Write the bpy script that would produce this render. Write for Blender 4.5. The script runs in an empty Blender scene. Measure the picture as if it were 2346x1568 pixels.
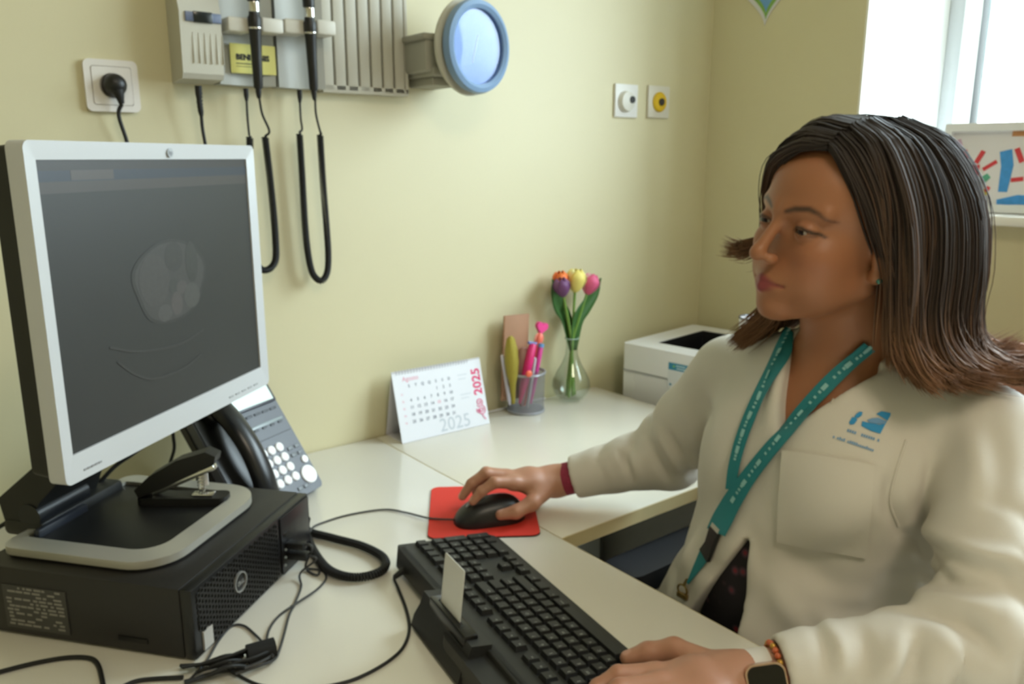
import bpy, bmesh, math, random
import numpy as np
from mathutils import Vector, Matrix
from mathutils.bvhtree import BVHTree
from mathutils.geometry import tessellate_polygon

random.seed(7); rng = np.random.default_rng(7)
SC = bpy.context.scene
COL = SC.collection
rad = math.radians

# ------------------------------------------------------------------ camera
CAM_F, CAM_P, CAM_A = 1860.0, rad(12.8), rad(51.9)
CAM_C = np.array([0.0, -1.47, 1.315])
_f = np.array([math.cos(CAM_A)*math.cos(CAM_P), math.sin(CAM_A)*math.cos(CAM_P), -math.sin(CAM_P)])
_r = np.array([math.sin(CAM_A), -math.cos(CAM_A), 0.0])
_u = np.cross(_r, _f)
cam = bpy.data.cameras.new('camera'); camo = bpy.data.objects.new('camera', cam); COL.objects.link(camo)
cam.sensor_fit = 'HORIZONTAL'; cam.sensor_width = 23.5; cam.lens = CAM_F*23.5/2346.0
cam.clip_start = 0.02; cam.clip_end = 60
camo.matrix_world = Matrix(((_r[0], _u[0], -_f[0], CAM_C[0]), (_r[1], _u[1], -_f[1], CAM_C[1]),
                            (_r[2], _u[2], -_f[2], CAM_C[2]), (0, 0, 0, 1)))
cam.dof.use_dof = True; cam.dof.focus_distance = 0.26
cam.dof.aperture_fstop = (cam.lens*0.001)/0.00095
SC.camera = camo

# ------------------------------------------------------------------ light
SC.view_settings.view_transform = 'Standard'; SC.view_settings.look = 'None'
SC.view_settings.gamma = 1.0; SC.view_settings.use_curve_mapping = False
SC.view_settings.exposure = 0.0
world = bpy.data.worlds.new('overcast_sky'); SC.world = world; world.use_nodes = True
_bg = world.node_tree.nodes['Background']
_bg.inputs[0].default_value = (0.84, 0.92, 1.0, 1); _bg.inputs[1].default_value = 9.0
# overcast sky: zenith three times as bright as the horizon, dull ground below
_wn = world.node_tree; _tc = _wn.nodes.new('ShaderNodeTexCoord'); _sx = _wn.nodes.new('ShaderNodeSeparateXYZ'); _rp = _wn.nodes.new('ShaderNodeValToRGB')
_mr = _wn.nodes.new('ShaderNodeMapRange'); _mr.inputs[1].default_value = -1; _mr.inputs[2].default_value = 1
_rp.color_ramp.elements[0].position = .0; _rp.color_ramp.elements[0].color = (.10, .10, .09, 1)
_rp.color_ramp.elements[1].position = 1.; _rp.color_ramp.elements[1].color = (.84, .92, 1., 1)
for _p, _c in ((.47, (.12, .12, .11, 1)), (.52, (.30, .325, .345, 1))):
    _e = _rp.color_ramp.elements.new(_p); _e.color = _c
_wn.links.new(_tc.outputs['Generated'], _sx.inputs[0]); _wn.links.new(_sx.outputs[2], _mr.inputs[0]); _wn.links.new(_mr.outputs[0], _rp.inputs[0]); _wn.links.new(_rp.outputs[0], _bg.inputs[0])
_bg.inputs[1].default_value = 34.5
def area_light(name, loc, rot, sx, sy, power, color, portal=False):
    L = bpy.data.lights.new(name, 'AREA'); L.shape = 'RECTANGLE'; L.size = sx; L.size_y = sy
    L.energy = power; L.color = color
    if portal: L.cycles.is_portal = True
    o = bpy.data.objects.new(name, L); COL.objects.link(o); o.location = loc; o.rotation_euler = rot
    return o
WY0, WY1, WZ0, WZ1, WX, WXF = -2.25, -0.43, 1.20, 2.50, 1.83, 2.27   # window opening in the right wall
area_light('window_portal', (WXF+0.06, (WY0+WY1)/2, (WZ0+WZ1)/2), (0, rad(90), 0), WZ1-WZ0, WY1-WY0, 1, (1, 1, 1), True)
area_light('warm_ceiling_fill', (0.25, -2.3, 2.64), (0, 0, 0), 0.58, 0.58, 19, (1.0, 0.86, 0.66))  # added warm fill from above, no lamp fitting belongs to it

# ------------------------------------------------------------------ helpers
def ray(u, v): return _f + _r*(u-1173)/CAM_F - _u*(v-784)/CAM_F
def onz(u, v, z): d = ray(u, v); return CAM_C + d*((z-CAM_C[2])/d[2])
def ony(u, v, y): d = ray(u, v); return CAM_C + d*((y-CAM_C[1])/d[1])
def onx(u, v, x): d = ray(u, v); return CAM_C + d*((x-CAM_C[0])/d[0])
def atd(u, v, t): return CAM_C + ray(u, v)*t
def onpl(u, v, p, n):
    d = ray(u, v); return CAM_C + d*(np.dot(np.asarray(p)-CAM_C, n)/np.dot(d, n))

def lin(h):
    h = h.lstrip('#'); c = [int(h[i:i+2], 16)/255 for i in (0, 2, 4)]
    return tuple((x/12.92 if x <= .04045 else ((x+.055)/1.055)**2.4) for x in c)+(1,)
MATS = {}
def M(name, hexc='808080', rough=.5, metal=0., spec=.5, noise=None, bump=None, emit=None, coat=0., sss=0., attr=None, trans=None):
    """procedural principled material; noise=(scale, amount) mottles the colour, bump=(scale, strength) gives fine relief"""
    if name in MATS: return MATS[name]
    m = bpy.data.materials.new(name); m.use_nodes = True; nt = m.node_tree; b = nt.nodes['Principled BSDF']
    c = lin(hexc)
    b.inputs['Base Color'].default_value = c; b.inputs['Roughness'].default_value = rough
    b.inputs['Metallic'].default_value = metal; b.inputs['Specular IOR Level'].default_value = spec
    if coat: b.inputs['Coat Weight'].default_value = coat; b.inputs['Coat Roughness'].default_value = .05
    if sss:
        b.inputs['Subsurface Weight'].default_value = sss; b.inputs['Subsurface Radius'].default_value = (.012, .004, .002)
        b.inputs['Subsurface Scale'].default_value = 1.0
    tc = nt.nodes.new('ShaderNodeTexCoord')
    src = None
    if attr:
        a = nt.nodes.new('ShaderNodeAttribute'); a.attribute_name = attr; src = a.outputs['Color']
        nt.links.new(src, b.inputs['Base Color'])
    if noise:
        n = nt.nodes.new('ShaderNodeTexNoise'); n.inputs['Scale'].default_value = noise[0]; n.inputs['Detail'].default_value = 3
        mp = nt.nodes.new('ShaderNodeMapRange'); mp.inputs[3].default_value = 1-noise[1]; mp.inputs[4].default_value = 1+noise[1]
        nt.links.new(tc.outputs['Object'], n.inputs['Vector']); nt.links.new(n.outputs[0], mp.inputs[0])
        mx = nt.nodes.new('ShaderNodeVectorMath'); mx.operation = 'SCALE'
        if src: nt.links.new(src, mx.inputs[0])
        else: mx.inputs[0].default_value = c[:3]
        nt.links.new(mp.outputs[0], mx.inputs['Scale']); nt.links.new(mx.outputs[0], b.inputs['Base Color'])
    if bump:
        n = nt.nodes.new('ShaderNodeTexNoise'); n.inputs['Scale'].default_value = bump[0]; n.inputs['Detail'].default_value = 4
        bp = nt.nodes.new('ShaderNodeBump'); bp.inputs['Strength'].default_value = bump[1]; bp.inputs['Distance'].default_value = .002
        nt.links.new(tc.outputs['Object'], n.inputs['Vector']); nt.links.new(n.outputs[0], bp.inputs['Height'])
        nt.links.new(bp.outputs[0], b.inputs['Normal'])
    if emit: b.inputs['Emission Color'].default_value = lin(emit[0]); b.inputs['Emission Strength'].default_value = emit[1]
    if trans is not None:      # part see-through (fine mesh, thin pane)
        out = nt.nodes['Material Output']; tr = nt.nodes.new('ShaderNodeBsdfTransparent'); mixn = nt.nodes.new('ShaderNodeMixShader')
        mixn.inputs[0].default_value = 1-trans
        nt.links.new(tr.outputs[0], mixn.inputs[1]); nt.links.new(b.outputs[0], mixn.inputs[2]); nt.links.new(mixn.outputs[0], out.inputs[0])
    m.diffuse_color = c
    MATS[name] = m; return m

def GLASS(name, tint='ffffff', rough=.02, ior=1.45, boost=1.):
    """thin clear glass: see-through, with Fresnel reflection"""
    if name in MATS: return MATS[name]
    m = bpy.data.materials.new(name); m.use_nodes = True; nt = m.node_tree; nt.nodes.remove(nt.nodes['Principled BSDF'])
    tr = nt.nodes.new('ShaderNodeBsdfTransparent'); tr.inputs[0].default_value = lin(tint); gl = nt.nodes.new('ShaderNodeBsdfGlossy'); gl.inputs['Roughness'].default_value = rough
    fr = nt.nodes.new('ShaderNodeLayerWeight'); fr.inputs[0].default_value = .5; pw = nt.nodes.new('ShaderNodeMath'); pw.operation = 'POWER'; pw.inputs[1].default_value = 4.
    mu = nt.nodes.new('ShaderNodeMath'); mu.operation = 'MULTIPLY_ADD'; mu.inputs[1].default_value = .8; mu.inputs[2].default_value = .045*boost; mu.use_clamp = True
    mx = nt.nodes.new('ShaderNodeMixShader'); nt.links.new(fr.outputs['Facing'], pw.inputs[0]); nt.links.new(pw.outputs[0], mu.inputs[0]); nt.links.new(mu.outputs[0], mx.inputs[0]); nt.links.new(tr.outputs[0], mx.inputs[1]); nt.links.new(gl.outputs[0], mx.inputs[2])
    nt.links.new(mx.outputs[0], nt.nodes['Material Output'].inputs[0]); m.diffuse_color = (.8, .9, .9, .3); MATS[name] = m; return m
ROOTM = {}
def reg(o, Mx): ROOTM[o.name] = Mx
def frame(origin, ex, ey, ez):
    return Matrix(((ex[0], ey[0], ez[0], origin[0]), (ex[1], ey[1], ez[1], origin[1]), (ex[2], ey[2], ez[2], origin[2]), (0, 0, 0, 1)))
def props(o, label=None, cat=None, group=None, kind=None):
    if label: o['label'] = label
    if cat: o['category'] = cat
    if group: o['group'] = group
    if kind: o['kind'] = kind
    return o
def thing(name, label, cat, mtx=None, group=None, loc=None, rz=0.):
    o = bpy.data.objects.new(name, None); COL.objects.link(o); o.empty_display_size = .02
    if mtx is None: mtx = Matrix.Translation(loc or (0, 0, 0)) @ Matrix.Rotation(rz, 4, 'Z')
    o.matrix_world = mtx; reg(o, mtx.copy())
    return props(o, label, cat, group)

def smooth_path(pts, n=8, closed=False):
    """Catmull-Rom through pts"""
    P = [np.array(p, float) for p in pts]; out = []
    k = len(P); seg = k if closed else k-1
    for i in range(seg):
        p1, p2 = P[i], P[(i+1) % k]
        p0 = P[(i-1) % k] if (closed or i > 0) else 2*p1-p2
        p3 = P[(i+2) % k] if (closed or i < k-2) else 2*p2-p1
        for j in range(n):
            t = j/n
            out.append(.5*((2*p1)+(-p0+p2)*t+(2*p0-5*p1+4*p2-p3)*t*t+(-p0+3*p1-3*p2+p3)*t**3))
    if not closed: out.append(P[-1])
    return out
def rrect(w, h, r, n=5, cx=0., cy=0.):
    """rounded rectangle outline, ccw; r single or four radii (br, tr, tl, bl)"""
    rs = r if hasattr(r, '__len__') else (r,)*4
    pts = []
    for (sx, sy, a0), q in zip(((1, -1, -90), (1, 1, 0), (-1, 1, 90), (-1, -1, 180)), rs):
        for i in range(n+1):
            a = rad(a0+90*i/n); pts.append((cx+sx*(w/2-q)+q*math.cos(a), cy+sy*(h/2-q)+q*math.sin(a)))
    return pts

class MB:
    def __init__(s): s.v = []; s.f = []
    def add(s, v, f, mtx=None):
        k = len(s.v)
        if mtx is not None: v = [tuple(mtx @ Vector(p)) for p in v]
        s.v += [tuple(float(c) for c in p) for p in v]; s.f += [tuple(i+k for i in q) for q in f]; return s
    def box(s, x0, x1, y0, y1, z0, z1, bev=0., seg=2, mtx=None):
        b = bmesh.new(); bmesh.ops.create_cube(b, size=1)
        for v in b.verts: v.co = ((x0+x1)/2+v.co.x*(x1-x0), (y0+y1)/2+v.co.y*(y1-y0), (z0+z1)/2+v.co.z*(z1-z0))
        if bev: bmesh.ops.bevel(b, geom=b.edges[:], offset=bev, segments=seg, affect='EDGES', profile=.5)
        b.verts.index_update(); v = [tuple(q.co) for q in b.verts]; f = [tuple(x.index for x in q.verts) for q in b.faces]; b.free()
        return s.add(v, f, mtx)
    def tube(s, pts, r, n=8, closed=False, caps=True, mtx=None, flat=1.0, up=None):
        P = [np.array(p, float) for p in pts]; k = len(P)
        R = r if hasattr(r, '__len__') else [r]*k
        v = []; f = []
        T = []
        for i in range(k):
            a = P[(i-1) % k] if (closed or i > 0) else P[i]; b = P[(i+1) % k] if (closed or i < k-1) else P[i]
            d = b-a; T.append(d/(np.linalg.norm(d)+1e-12))
        a = np.array(up, float) if up is not None else (np.array([0, 0, 1.]) if abs(T[0][2]) < .9 else np.array([1., 0, 0]))
        for i in range(k):
            a = a-T[i]*a.dot(T[i]); a /= np.linalg.norm(a)+1e-12; b = np.cross(T[i], a)
            for j in range(n):
                q = 2*math.pi*j/n; v.append(P[i]+R[i]*(flat*math.cos(q)*a+math.sin(q)*b))
        for i in range(k if closed else k-1):
            for j in range(n):
                i2 = (i+1) % k; f.append((i*n+j, i*n+(j+1) % n, i2*n+(j+1) % n, i2*n+j))
        if caps and not closed: f.append(tuple(range(n-1, -1, -1))); f.append(tuple((k-1)*n+j for j in range(n)))
        return s.add(v, f, mtx)
    def lathe(s, prof, n=32, mtx=None, c=(0, 0, 0)):
        v = []; f = []; k = len(prof)
        for (r, z) in prof:
            for j in range(n): q = 2*math.pi*j/n; v.append((c[0]+r*math.cos(q), c[1]+r*math.sin(q), c[2]+z))
        for i in range(k-1):
            for j in range(n): f.append((i*n+j, i*n+(j+1) % n, (i+1)*n+(j+1) % n, (i+1)*n+j))
        if prof[0][0] > 1e-6: f.append(tuple(range(n-1, -1, -1)))
        if prof[-1][0] > 1e-6: f.append(tuple((k-1)*n+j for j in range(n)))
        return s.add(v, f, mtx)
    def prism(s, poly, z0, z1, mtx=None, top_scale=None):
        n = len(poly); cx = sum(p[0] for p in poly)/n; cy = sum(p[1] for p in poly)/n
        t = poly if not top_scale else [(cx+(p[0]-cx)*top_scale, cy+(p[1]-cy)*top_scale) for p in poly]
        v = [(p[0], p[1], z0) for p in poly]+[(p[0], p[1], z1) for p in t]
        f = [tuple(range(n-1, -1, -1)), tuple(range(n, 2*n))]+[(i, (i+1) % n, n+(i+1) % n, n+i) for i in range(n)]
        return s.add(v, f, mtx)
    def ring(s, outer, inner, z0, z1, mtx=None, zi=None):
        """band between two outlines of equal length"""
        n = len(outer); zi = z1 if zi is None else zi
        v = [(p[0], p[1], z0) for p in outer]+[(p[0], p[1], z1) for p in outer]+[(p[0], p[1], zi) for p in inner]+[(p[0], p[1], z0) for p in inner]
        f = []
        for i in range(n):
            j = (i+1) % n
            for a in range(4): b = (a+1) % 4; f.append((a*n+i, a*n+j, b*n+j, b*n+i))
        return s.add(v, f, mtx)
    def ball(s, c, r, n=16, m=10, mtx=None):
        rr = r if hasattr(r, '__len__') else (r, r, r); v = []; f = []
        for i in range(m+1):
            th = math.pi*i/m
            for j in range(n):
                q = 2*math.pi*j/n; v.append((c[0]+rr[0]*math.sin(th)*math.cos(q), c[1]+rr[1]*math.sin(th)*math.sin(q), c[2]+rr[2]*math.cos(th)))
        for i in range(m):
            for j in range(n): f.append((i*n+j, (i+1)*n+j, (i+1)*n+(j+1) % n, i*n+(j+1) % n))
        return s.add(v, f, mtx)
    def mesh(s, name, mat, flat=False, ang=38):
        me = bpy.data.meshes.new(name); me.from_pydata(s.v, [], s.f); me.validate()
        b = bmesh.new(); b.from_mesh(me); bmesh.ops.remove_doubles(b, verts=b.verts, dist=1e-6)
        bmesh.ops.recalc_face_normals(b, faces=b.faces); b.to_mesh(me); b.free()
        if not flat:
            me.shade_smooth(); me.set_sharp_from_angle(angle=rad(ang))
        me.materials.append(mat); return me
    def part(s, name, mat, parent, label=None, kind=None, flat=False, world=False, ang=38):
        if world:
            inv = ROOTM[parent.name].inverted(); s.v = [tuple(inv @ Vector(p)) for p in s.v]
        o = bpy.data.objects.new(name, s.mesh(name, mat, flat, ang)); COL.objects.link(o)
        if parent is not None: o.parent = parent; reg(o, ROOTM[parent.name] if parent.name in ROOTM else Matrix())
        return props(o, label, None, None, kind)
    def solo(s, name, mat, label=None, cat=None, group=None, kind=None, origin=None, mtx=None, flat=False, ang=38):
        """one-mesh top-level object, vertices in world space, origin at its base"""
        if mtx is None:
            if origin is None:
                a = np.array(s.v); origin = ((a[:, 0].min()+a[:, 0].max())/2, (a[:, 1].min()+a[:, 1].max())/2, a[:, 2].min())
            mtx = Matrix.Translation(origin)
        inv = mtx.inverted(); s.v = [tuple(inv @ Vector(p)) for p in s.v]
        o = bpy.data.objects.new(name, s.mesh(name, mat, flat, ang)); COL.objects.link(o); o.matrix_world = mtx; reg(o, mtx.copy())
        return props(o, label, cat, group, kind)

_fc = bpy.data.curves.new('lettering', 'FONT')
def text_geo(txt, size, align='LEFT', ext=.0, bold=0.):
    _fc.body = txt; _fc.size = size; _fc.align_x = align; _fc.extrude = ext; _fc.offset = bold; _fc.resolution_u = 3
    o = bpy.data.objects.new('tmp', _fc); COL.objects.link(o)
    dg = bpy.context.evaluated_depsgraph_get(); dg.update()
    me = o.evaluated_get(dg).to_mesh()
    v = [tuple(p.co) for p in me.vertices]; f = [tuple(p.vertices) for p in me.polygons]
    o.evaluated_get(dg).to_mesh_clear(); bpy.data.objects.remove(o)
    return v, f
def copy_tree(o, parent=None):
    c = o.copy(); COL.objects.link(c); c.parent = parent
    for ch in list(o.children): copy_tree(ch, c)
    return c
# ------------------------------------------------------------------ room shell
m_wall = M('pale_yellow_wall_paint', 'd2caa4', .58, noise=(3.0, .02), bump=(120, .08), spec=1.0)
m_wall.node_tree.nodes['Principled BSDF'].inputs['Coat Weight'].default_value = .5; m_wall.node_tree.nodes['Principled BSDF'].inputs['Coat Roughness'].default_value = .55   # satin paint
m_white = M('white_paint', 'f2f2ee', .55)
m_ceil = M('ceiling_white', 'efeee6', .9)
m_floor = M('grey_vinyl_floor', 'b0aea6', .45, noise=(9, .10))
m_alu = M('window_frame_white', 'c9cdcf', .4)
RX0, RY0, RZ1 = -1.7, -3.9, 2.66
def struct(name, mb, mat): return mb.solo(name, mat, kind='structure')
struct('floor', MB().box(RX0-.1, WX+.46, RY0-.1, .1, -.1, 0), m_floor)
struct('ceiling', MB().box(RX0-.1, WX+.46, RY0-.1, .1, RZ1, RZ1+.1), m_ceil)
struct('wall_back', MB().box(RX0-.1, WX+.46, 0, .1, 0, RZ1), m_wall)
struct('wall_left', MB().box(RX0-.1, RX0, RY0, 0, 0, RZ1), m_wall)
struct('wall_front', MB().box(RX0-.1, WX+.46, RY0-.1, RY0, 0, RZ1), m_wall)
wr = MB()
wr.box(WX, WXF+.02, RY0, 0, 0, WZ0-.02); wr.box(WX, WXF+.02, RY0, 0, WZ1, RZ1)
wr.box(WX, WXF+.02, WY1, 0, WZ0-.02, WZ1); wr.box(WX, WXF+.02, RY0, WY0, WZ0-.02, WZ1)
struct('wall_right', wr, m_wall)
tl = MB(); e = .006
tl.box(WX-.001, WXF, WY1-e, WY1, WZ0, WZ1); tl.box(WX-.001, WXF, WY0, WY0+e, WZ0, WZ1); tl.box(WX-.001, WXF, WY0, WY1, WZ1-e, WZ1)
struct('trim_1', tl, m_white)
struct('trim_2', MB().box(WX-.035, WXF, WY0-.03, WY1+.012, WZ0-.02, WZ0, .004), M('white_sill', 'f4f4f0', .25))
struct('baseboard_back', MB().box(RX0, WX, -.012, 0, 0, .07, .003), m_white)
struct('baseboard_right', MB().box(WX-.012, WX, RY0, -.012, 0, .07, .003), m_white)
win = bpy.data.objects.new('window_1', None); COL.objects.link(win); win.location = (WXF-.05, (WY0+WY1)/2, WZ0)
reg(win, Matrix.Translation(win.location)); win['kind'] = 'structure'
def bars(y0, y1, z0, z1, w, x0, x1):
    b = MB()
    b.box(x0, x1, y0, y0+w, z0, z1, .004); b.box(x0, x1, y1-w, y1, z0, z1, .004)
    b.box(x0, x1, y0+w, y1-w, z0, z0+w, .004); b.box(x0, x1, y0+w, y1-w, z1-w, z1, .004); return b
a0, a1 = WY0+e, WY1-e
bars(a0, a1, WZ0, WZ1-e, .045, WXF-.06, WXF).part('window_frame', m_alu, win, world=True)
ym = (a0+a1)/2
for (q0, q1) in ((ym+.002, a1-.043), (a0+.043, ym-.002)):
    bars(q0, q1, WZ0+.043, WZ1-e-.043, .042, WXF-.075, WXF-.02).part('window_sash', m_white, win, world=True)
    MB().box(WXF-.042, WXF-.038, q0+.04, q1-.04, WZ0+.083, WZ1-e-.083).part('window_pane', GLASS('window_glass', 'f4fafa'), win, world=True)
MB().box(WXF-.11, WXF-.075, ym+.02, ym+.045, 1.7, 1.84, .006).part('window_handle', m_alu, win, world=True)

# ------------------------------------------------------------------ on the back wall: socket and plug
m_plas = M('white_plastic', 'e9e4e0', .35); m_blk = M('black_plastic', '161617', .42); m_rub = M('black_rubber', '131314', .6)
c = (ony(190, 135, -.004)+ony(313, 150, -.004)+ony(200, 250, -.004)+ony(317, 253, -.004))/4
TW = frame((c[0], 0, c[2]), (1, 0, 0), (0, 0, 1), (0, -1, 0))          # x right, y up, z out of the wall
sk = thing('wall_socket', 'white square wall socket with a black plug in it, left end of wall', 'socket', TW)
MB().ring(rrect(.080, .080, .009), rrect(.060, .060, .004), 0, .009).part('cover_plate', m_plas, sk)
b = MB(); b.ring(rrect(.0585, .0585, .004), [(.0195*math.cos(2*math.pi*i/24-1.95), .0195*math.sin(2*math.pi*i/24-1.95)) for i in range(24)], 0, .010)
b.part('socket_insert', m_plas, sk)
MB().lathe([(.0195, .001), (.0195, .004), (0, .004)], 24).part('socket_well', M('socket_grey', 'b9b4ae', .5), sk)
TP = frame((c[0]+.002, -.005, c[2]+.001), (1, 0, 0), (0, 0, 1), (0, -1, 0))
pl = thing('power_plug', 'black round mains plug with a cord, in the white wall socket', 'plug', TP)
MB().lathe([(.0175, 0), (.0178, .012), (.015, .024), (.008, .030), (0, .031)], 24).part('plug_body', m_blk, pl)
p0 = np.array([c[0]+.002, -.028, c[2]-.002]); p1 = np.array([c[0]+.007, -.026, c[2]-.028])
MB().tube(smooth_path([p0+np.array([0, .004, .003]), (p0+p1)/2, p1], 5), [.0125, .0115, .0105, .0095, .0085, .0075, .0068, .006, .0053, .0048, .0045], 10).part('strain_relief', m_rub, pl, world=True)
q = [p1, ony(272, 265, -.022), ony(292, 330, -.018), ony(310, 420, -.012), ony(330, 560, -.008), ony(350, 800, -.008), ony(360, 1010, -.01)]
MB().tube(smooth_path(q, 5), .0032, 8).part('cord', m_rub, pl, world=True)

# ------------------------------------------------------------------ wall diagnostic station
m_gr = M('warm_grey_casing', 'c3c0b4', .5, bump=(400, .05)); m_gr2 = M('pale_grey_casing', 'b4b6b2', .5)
DT = 0.055
zb = 1.437; zt = 1.70; xl = .428; xr = .867
TD = frame((xl, 0, zb), (1, 0, 0), (0, 0, 1), (0, -1, 0))
ds = thing('diagnostic_wall_station', 'grey wall station with cradles, yellow sticker and slotted right end', 'medical device', TD)
Wd = xr-xl; Hd = zt-zb
def dl(u, v, d): p = ony(u, v, -d); return p[0]-xl, p[2]-zb         # pixel -> local x,y on plane d in front of the wall
x1, _ = dl(515, 190, .062); x1b, _ = dl(402, 190, .062)
# left power module: curved front
prof = [(0, 0), (.004, .056), (.012, .062), (Hd*.40, .066), (Hd*.47, .060), (Hd*.62, .058), (Hd, .052), (Hd, 0)]
b = MB(); n = len(prof); xa, xb = .002, x1
v = [(xa, p[0], p[1]) for p in prof]+[(xb, p[0], p[1]) for p in prof]
f = [tuple(range(n)), tuple(range(2*n-1, n-1, -1))]+[(i, n+i, n+(i+1) % n, (i+1) % n) for i in range(n)]
b.add(v, f).part('power_module', m_gr, ds, ang=30)
zc0 = dl(460, 52, .06)[1]; zc1 = dl(460, 30, .06)[1]; xa, _ = dl(421, 42, .06); xb, _ = dl(503, 42, .06)
MB().box(xa, xb, zc0, zc1, .055, .0685, .001).part('display_strip', M('slate_blue', '65718f', .35), ds, 'slate blue strip with dark window')
xm = (xa+xb)/2
MB().box(xm-.016, xm+.014, zc0-.001, zc1+.001, .06, .0700, .001).part('display_window', M('dark_window', '1c2326', .2), ds)
b = MB()
for i in range(6): b.box(xa+.010+i*.0095, xa+.0107+i*.0095, .028, .075, .060, .0653)
b.part('vent_rib', m_gr, ds)
# middle panels
x2, _ = dl(633, 195, .03); x3, _ = dl(742, 195, .03)
def bowl(xa, xb, name):
    b = MB(); k = 9; v = []; f = []
    for (yy) in (0, Hd):
        for i in range(k):
            t = i/(k-1); v.append((xa+(xb-xa)*t, yy, .036-.014*math.sin(math.pi*t)))
    for i in range(k-1): f.append((i, i+1, k+i+1, k+i))
    v += [(xa, 0, 0), (xb, 0, 0), (xa, Hd, 0), (xb, Hd, 0)]; z = 2*k
    f += [tuple(range(k-1, -1, -1))+(z, z+1), tuple(range(k, 2*k))+(z+3, z+2), (0, k, z+2, z), (k-1, z+1, z+3, 2*k-1)]
    return b.add(v, f).part(name, m_gr2, ds)
bowl(x1+.002, x2-.003, 'handle_bay'); bowl(x2+.003, x3, 'handle_bay')
# slotted end board
b = MB(); xs = x3; ns = 7; pitch = (Wd-x3)/ns
b.box(x3, Wd, 0, Hd, 0, .016)
for i in range(ns):
    b.box(x3+i*pitch+.002, x3+(i+1)*pitch-.0025, .0, Hd, .012, .026, .0015)
b.box(x3, Wd+.006, -.004, .010, 0, .026, .001); b.box(Wd-.001, Wd+.006, 0, Hd, 0, .026, .001)
b.part('slotted_board', m_gr, ds)
# cradles: two per bay with a gap for the handle
m_cr = M('cradle_cream', 'd2cfc6', .45)
gx = []
for (ua, ub) in ((520, 571), (598, 645), (650, 697), (724, 765)):
    xa, za = dl(ua, 74, .064); xb, zb2 = dl(ub, 38, .064)
    _, zlo = dl((ua+ub)/2, 74+(ua-520)*.035, .064); _, zhi = dl((ua+ub)/2, 40+(ua-520)*.035, .064)
    MB().box(xa, xb, zlo, zhi, .028, .072, .004).part('cradle', m_cr, ds)
# yellow sticker
xa, za = dl(528, 165, .031); xb, zb2 = dl(626, 100, .031)
st = MB().box(xa, xb, dl(575, 170, .031)[1], dl(575, 103, .031)[1], .034, .0366).part('sticker', M('yellow_label', 'd9d37c', .5), ds, 'yellow paper sticker with black lettering')
b = MB(); v, f = text_geo('BENI    NIS', .0125, bold=.0007); b.add(v, f, Matrix.Translation((xa+.009, dl(575, 139, .031)[1], .0370)))
b.box(xa+.009, xa+.050, dl(575, 149, .031)[1], dl(575, 147, .031)[1], .0366, .0369); b.box(xa+.009, xa+.040, dl(575, 155, .031)[1], dl(575, 154, .031)[1], .0366, .0369)
b.part('sticker_lettering', M('print_black', '1a1a18', .6), st)
# power lead of the station
b = MB(); q = [ony(454, 196, -.04), ony(457, 235, -.038), ony(461, 262, -.036)]
b.tube(smooth_path(q, 6), [.0058]*4+[.005, .0045]*4+[.004], 10)
for i in range(7):
    t = i/6; p = q[0]*(1-t)+q[2]*t; p = p*.75+q[2]*.25
    b.tube([p, p+np.array([.0002, .0004, -.0022])], .0058-.002*t, 10)
b.tube(smooth_path([q[2], ony(464, 295, -.032), ony(472, 340, -.03), ony(488, 430, -.02), ony(500, 600, -.01), ony(500, 900, -.01)], 5), .0029, 8)
b.part('power_lead', m_rub, ds, world=True)

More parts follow.
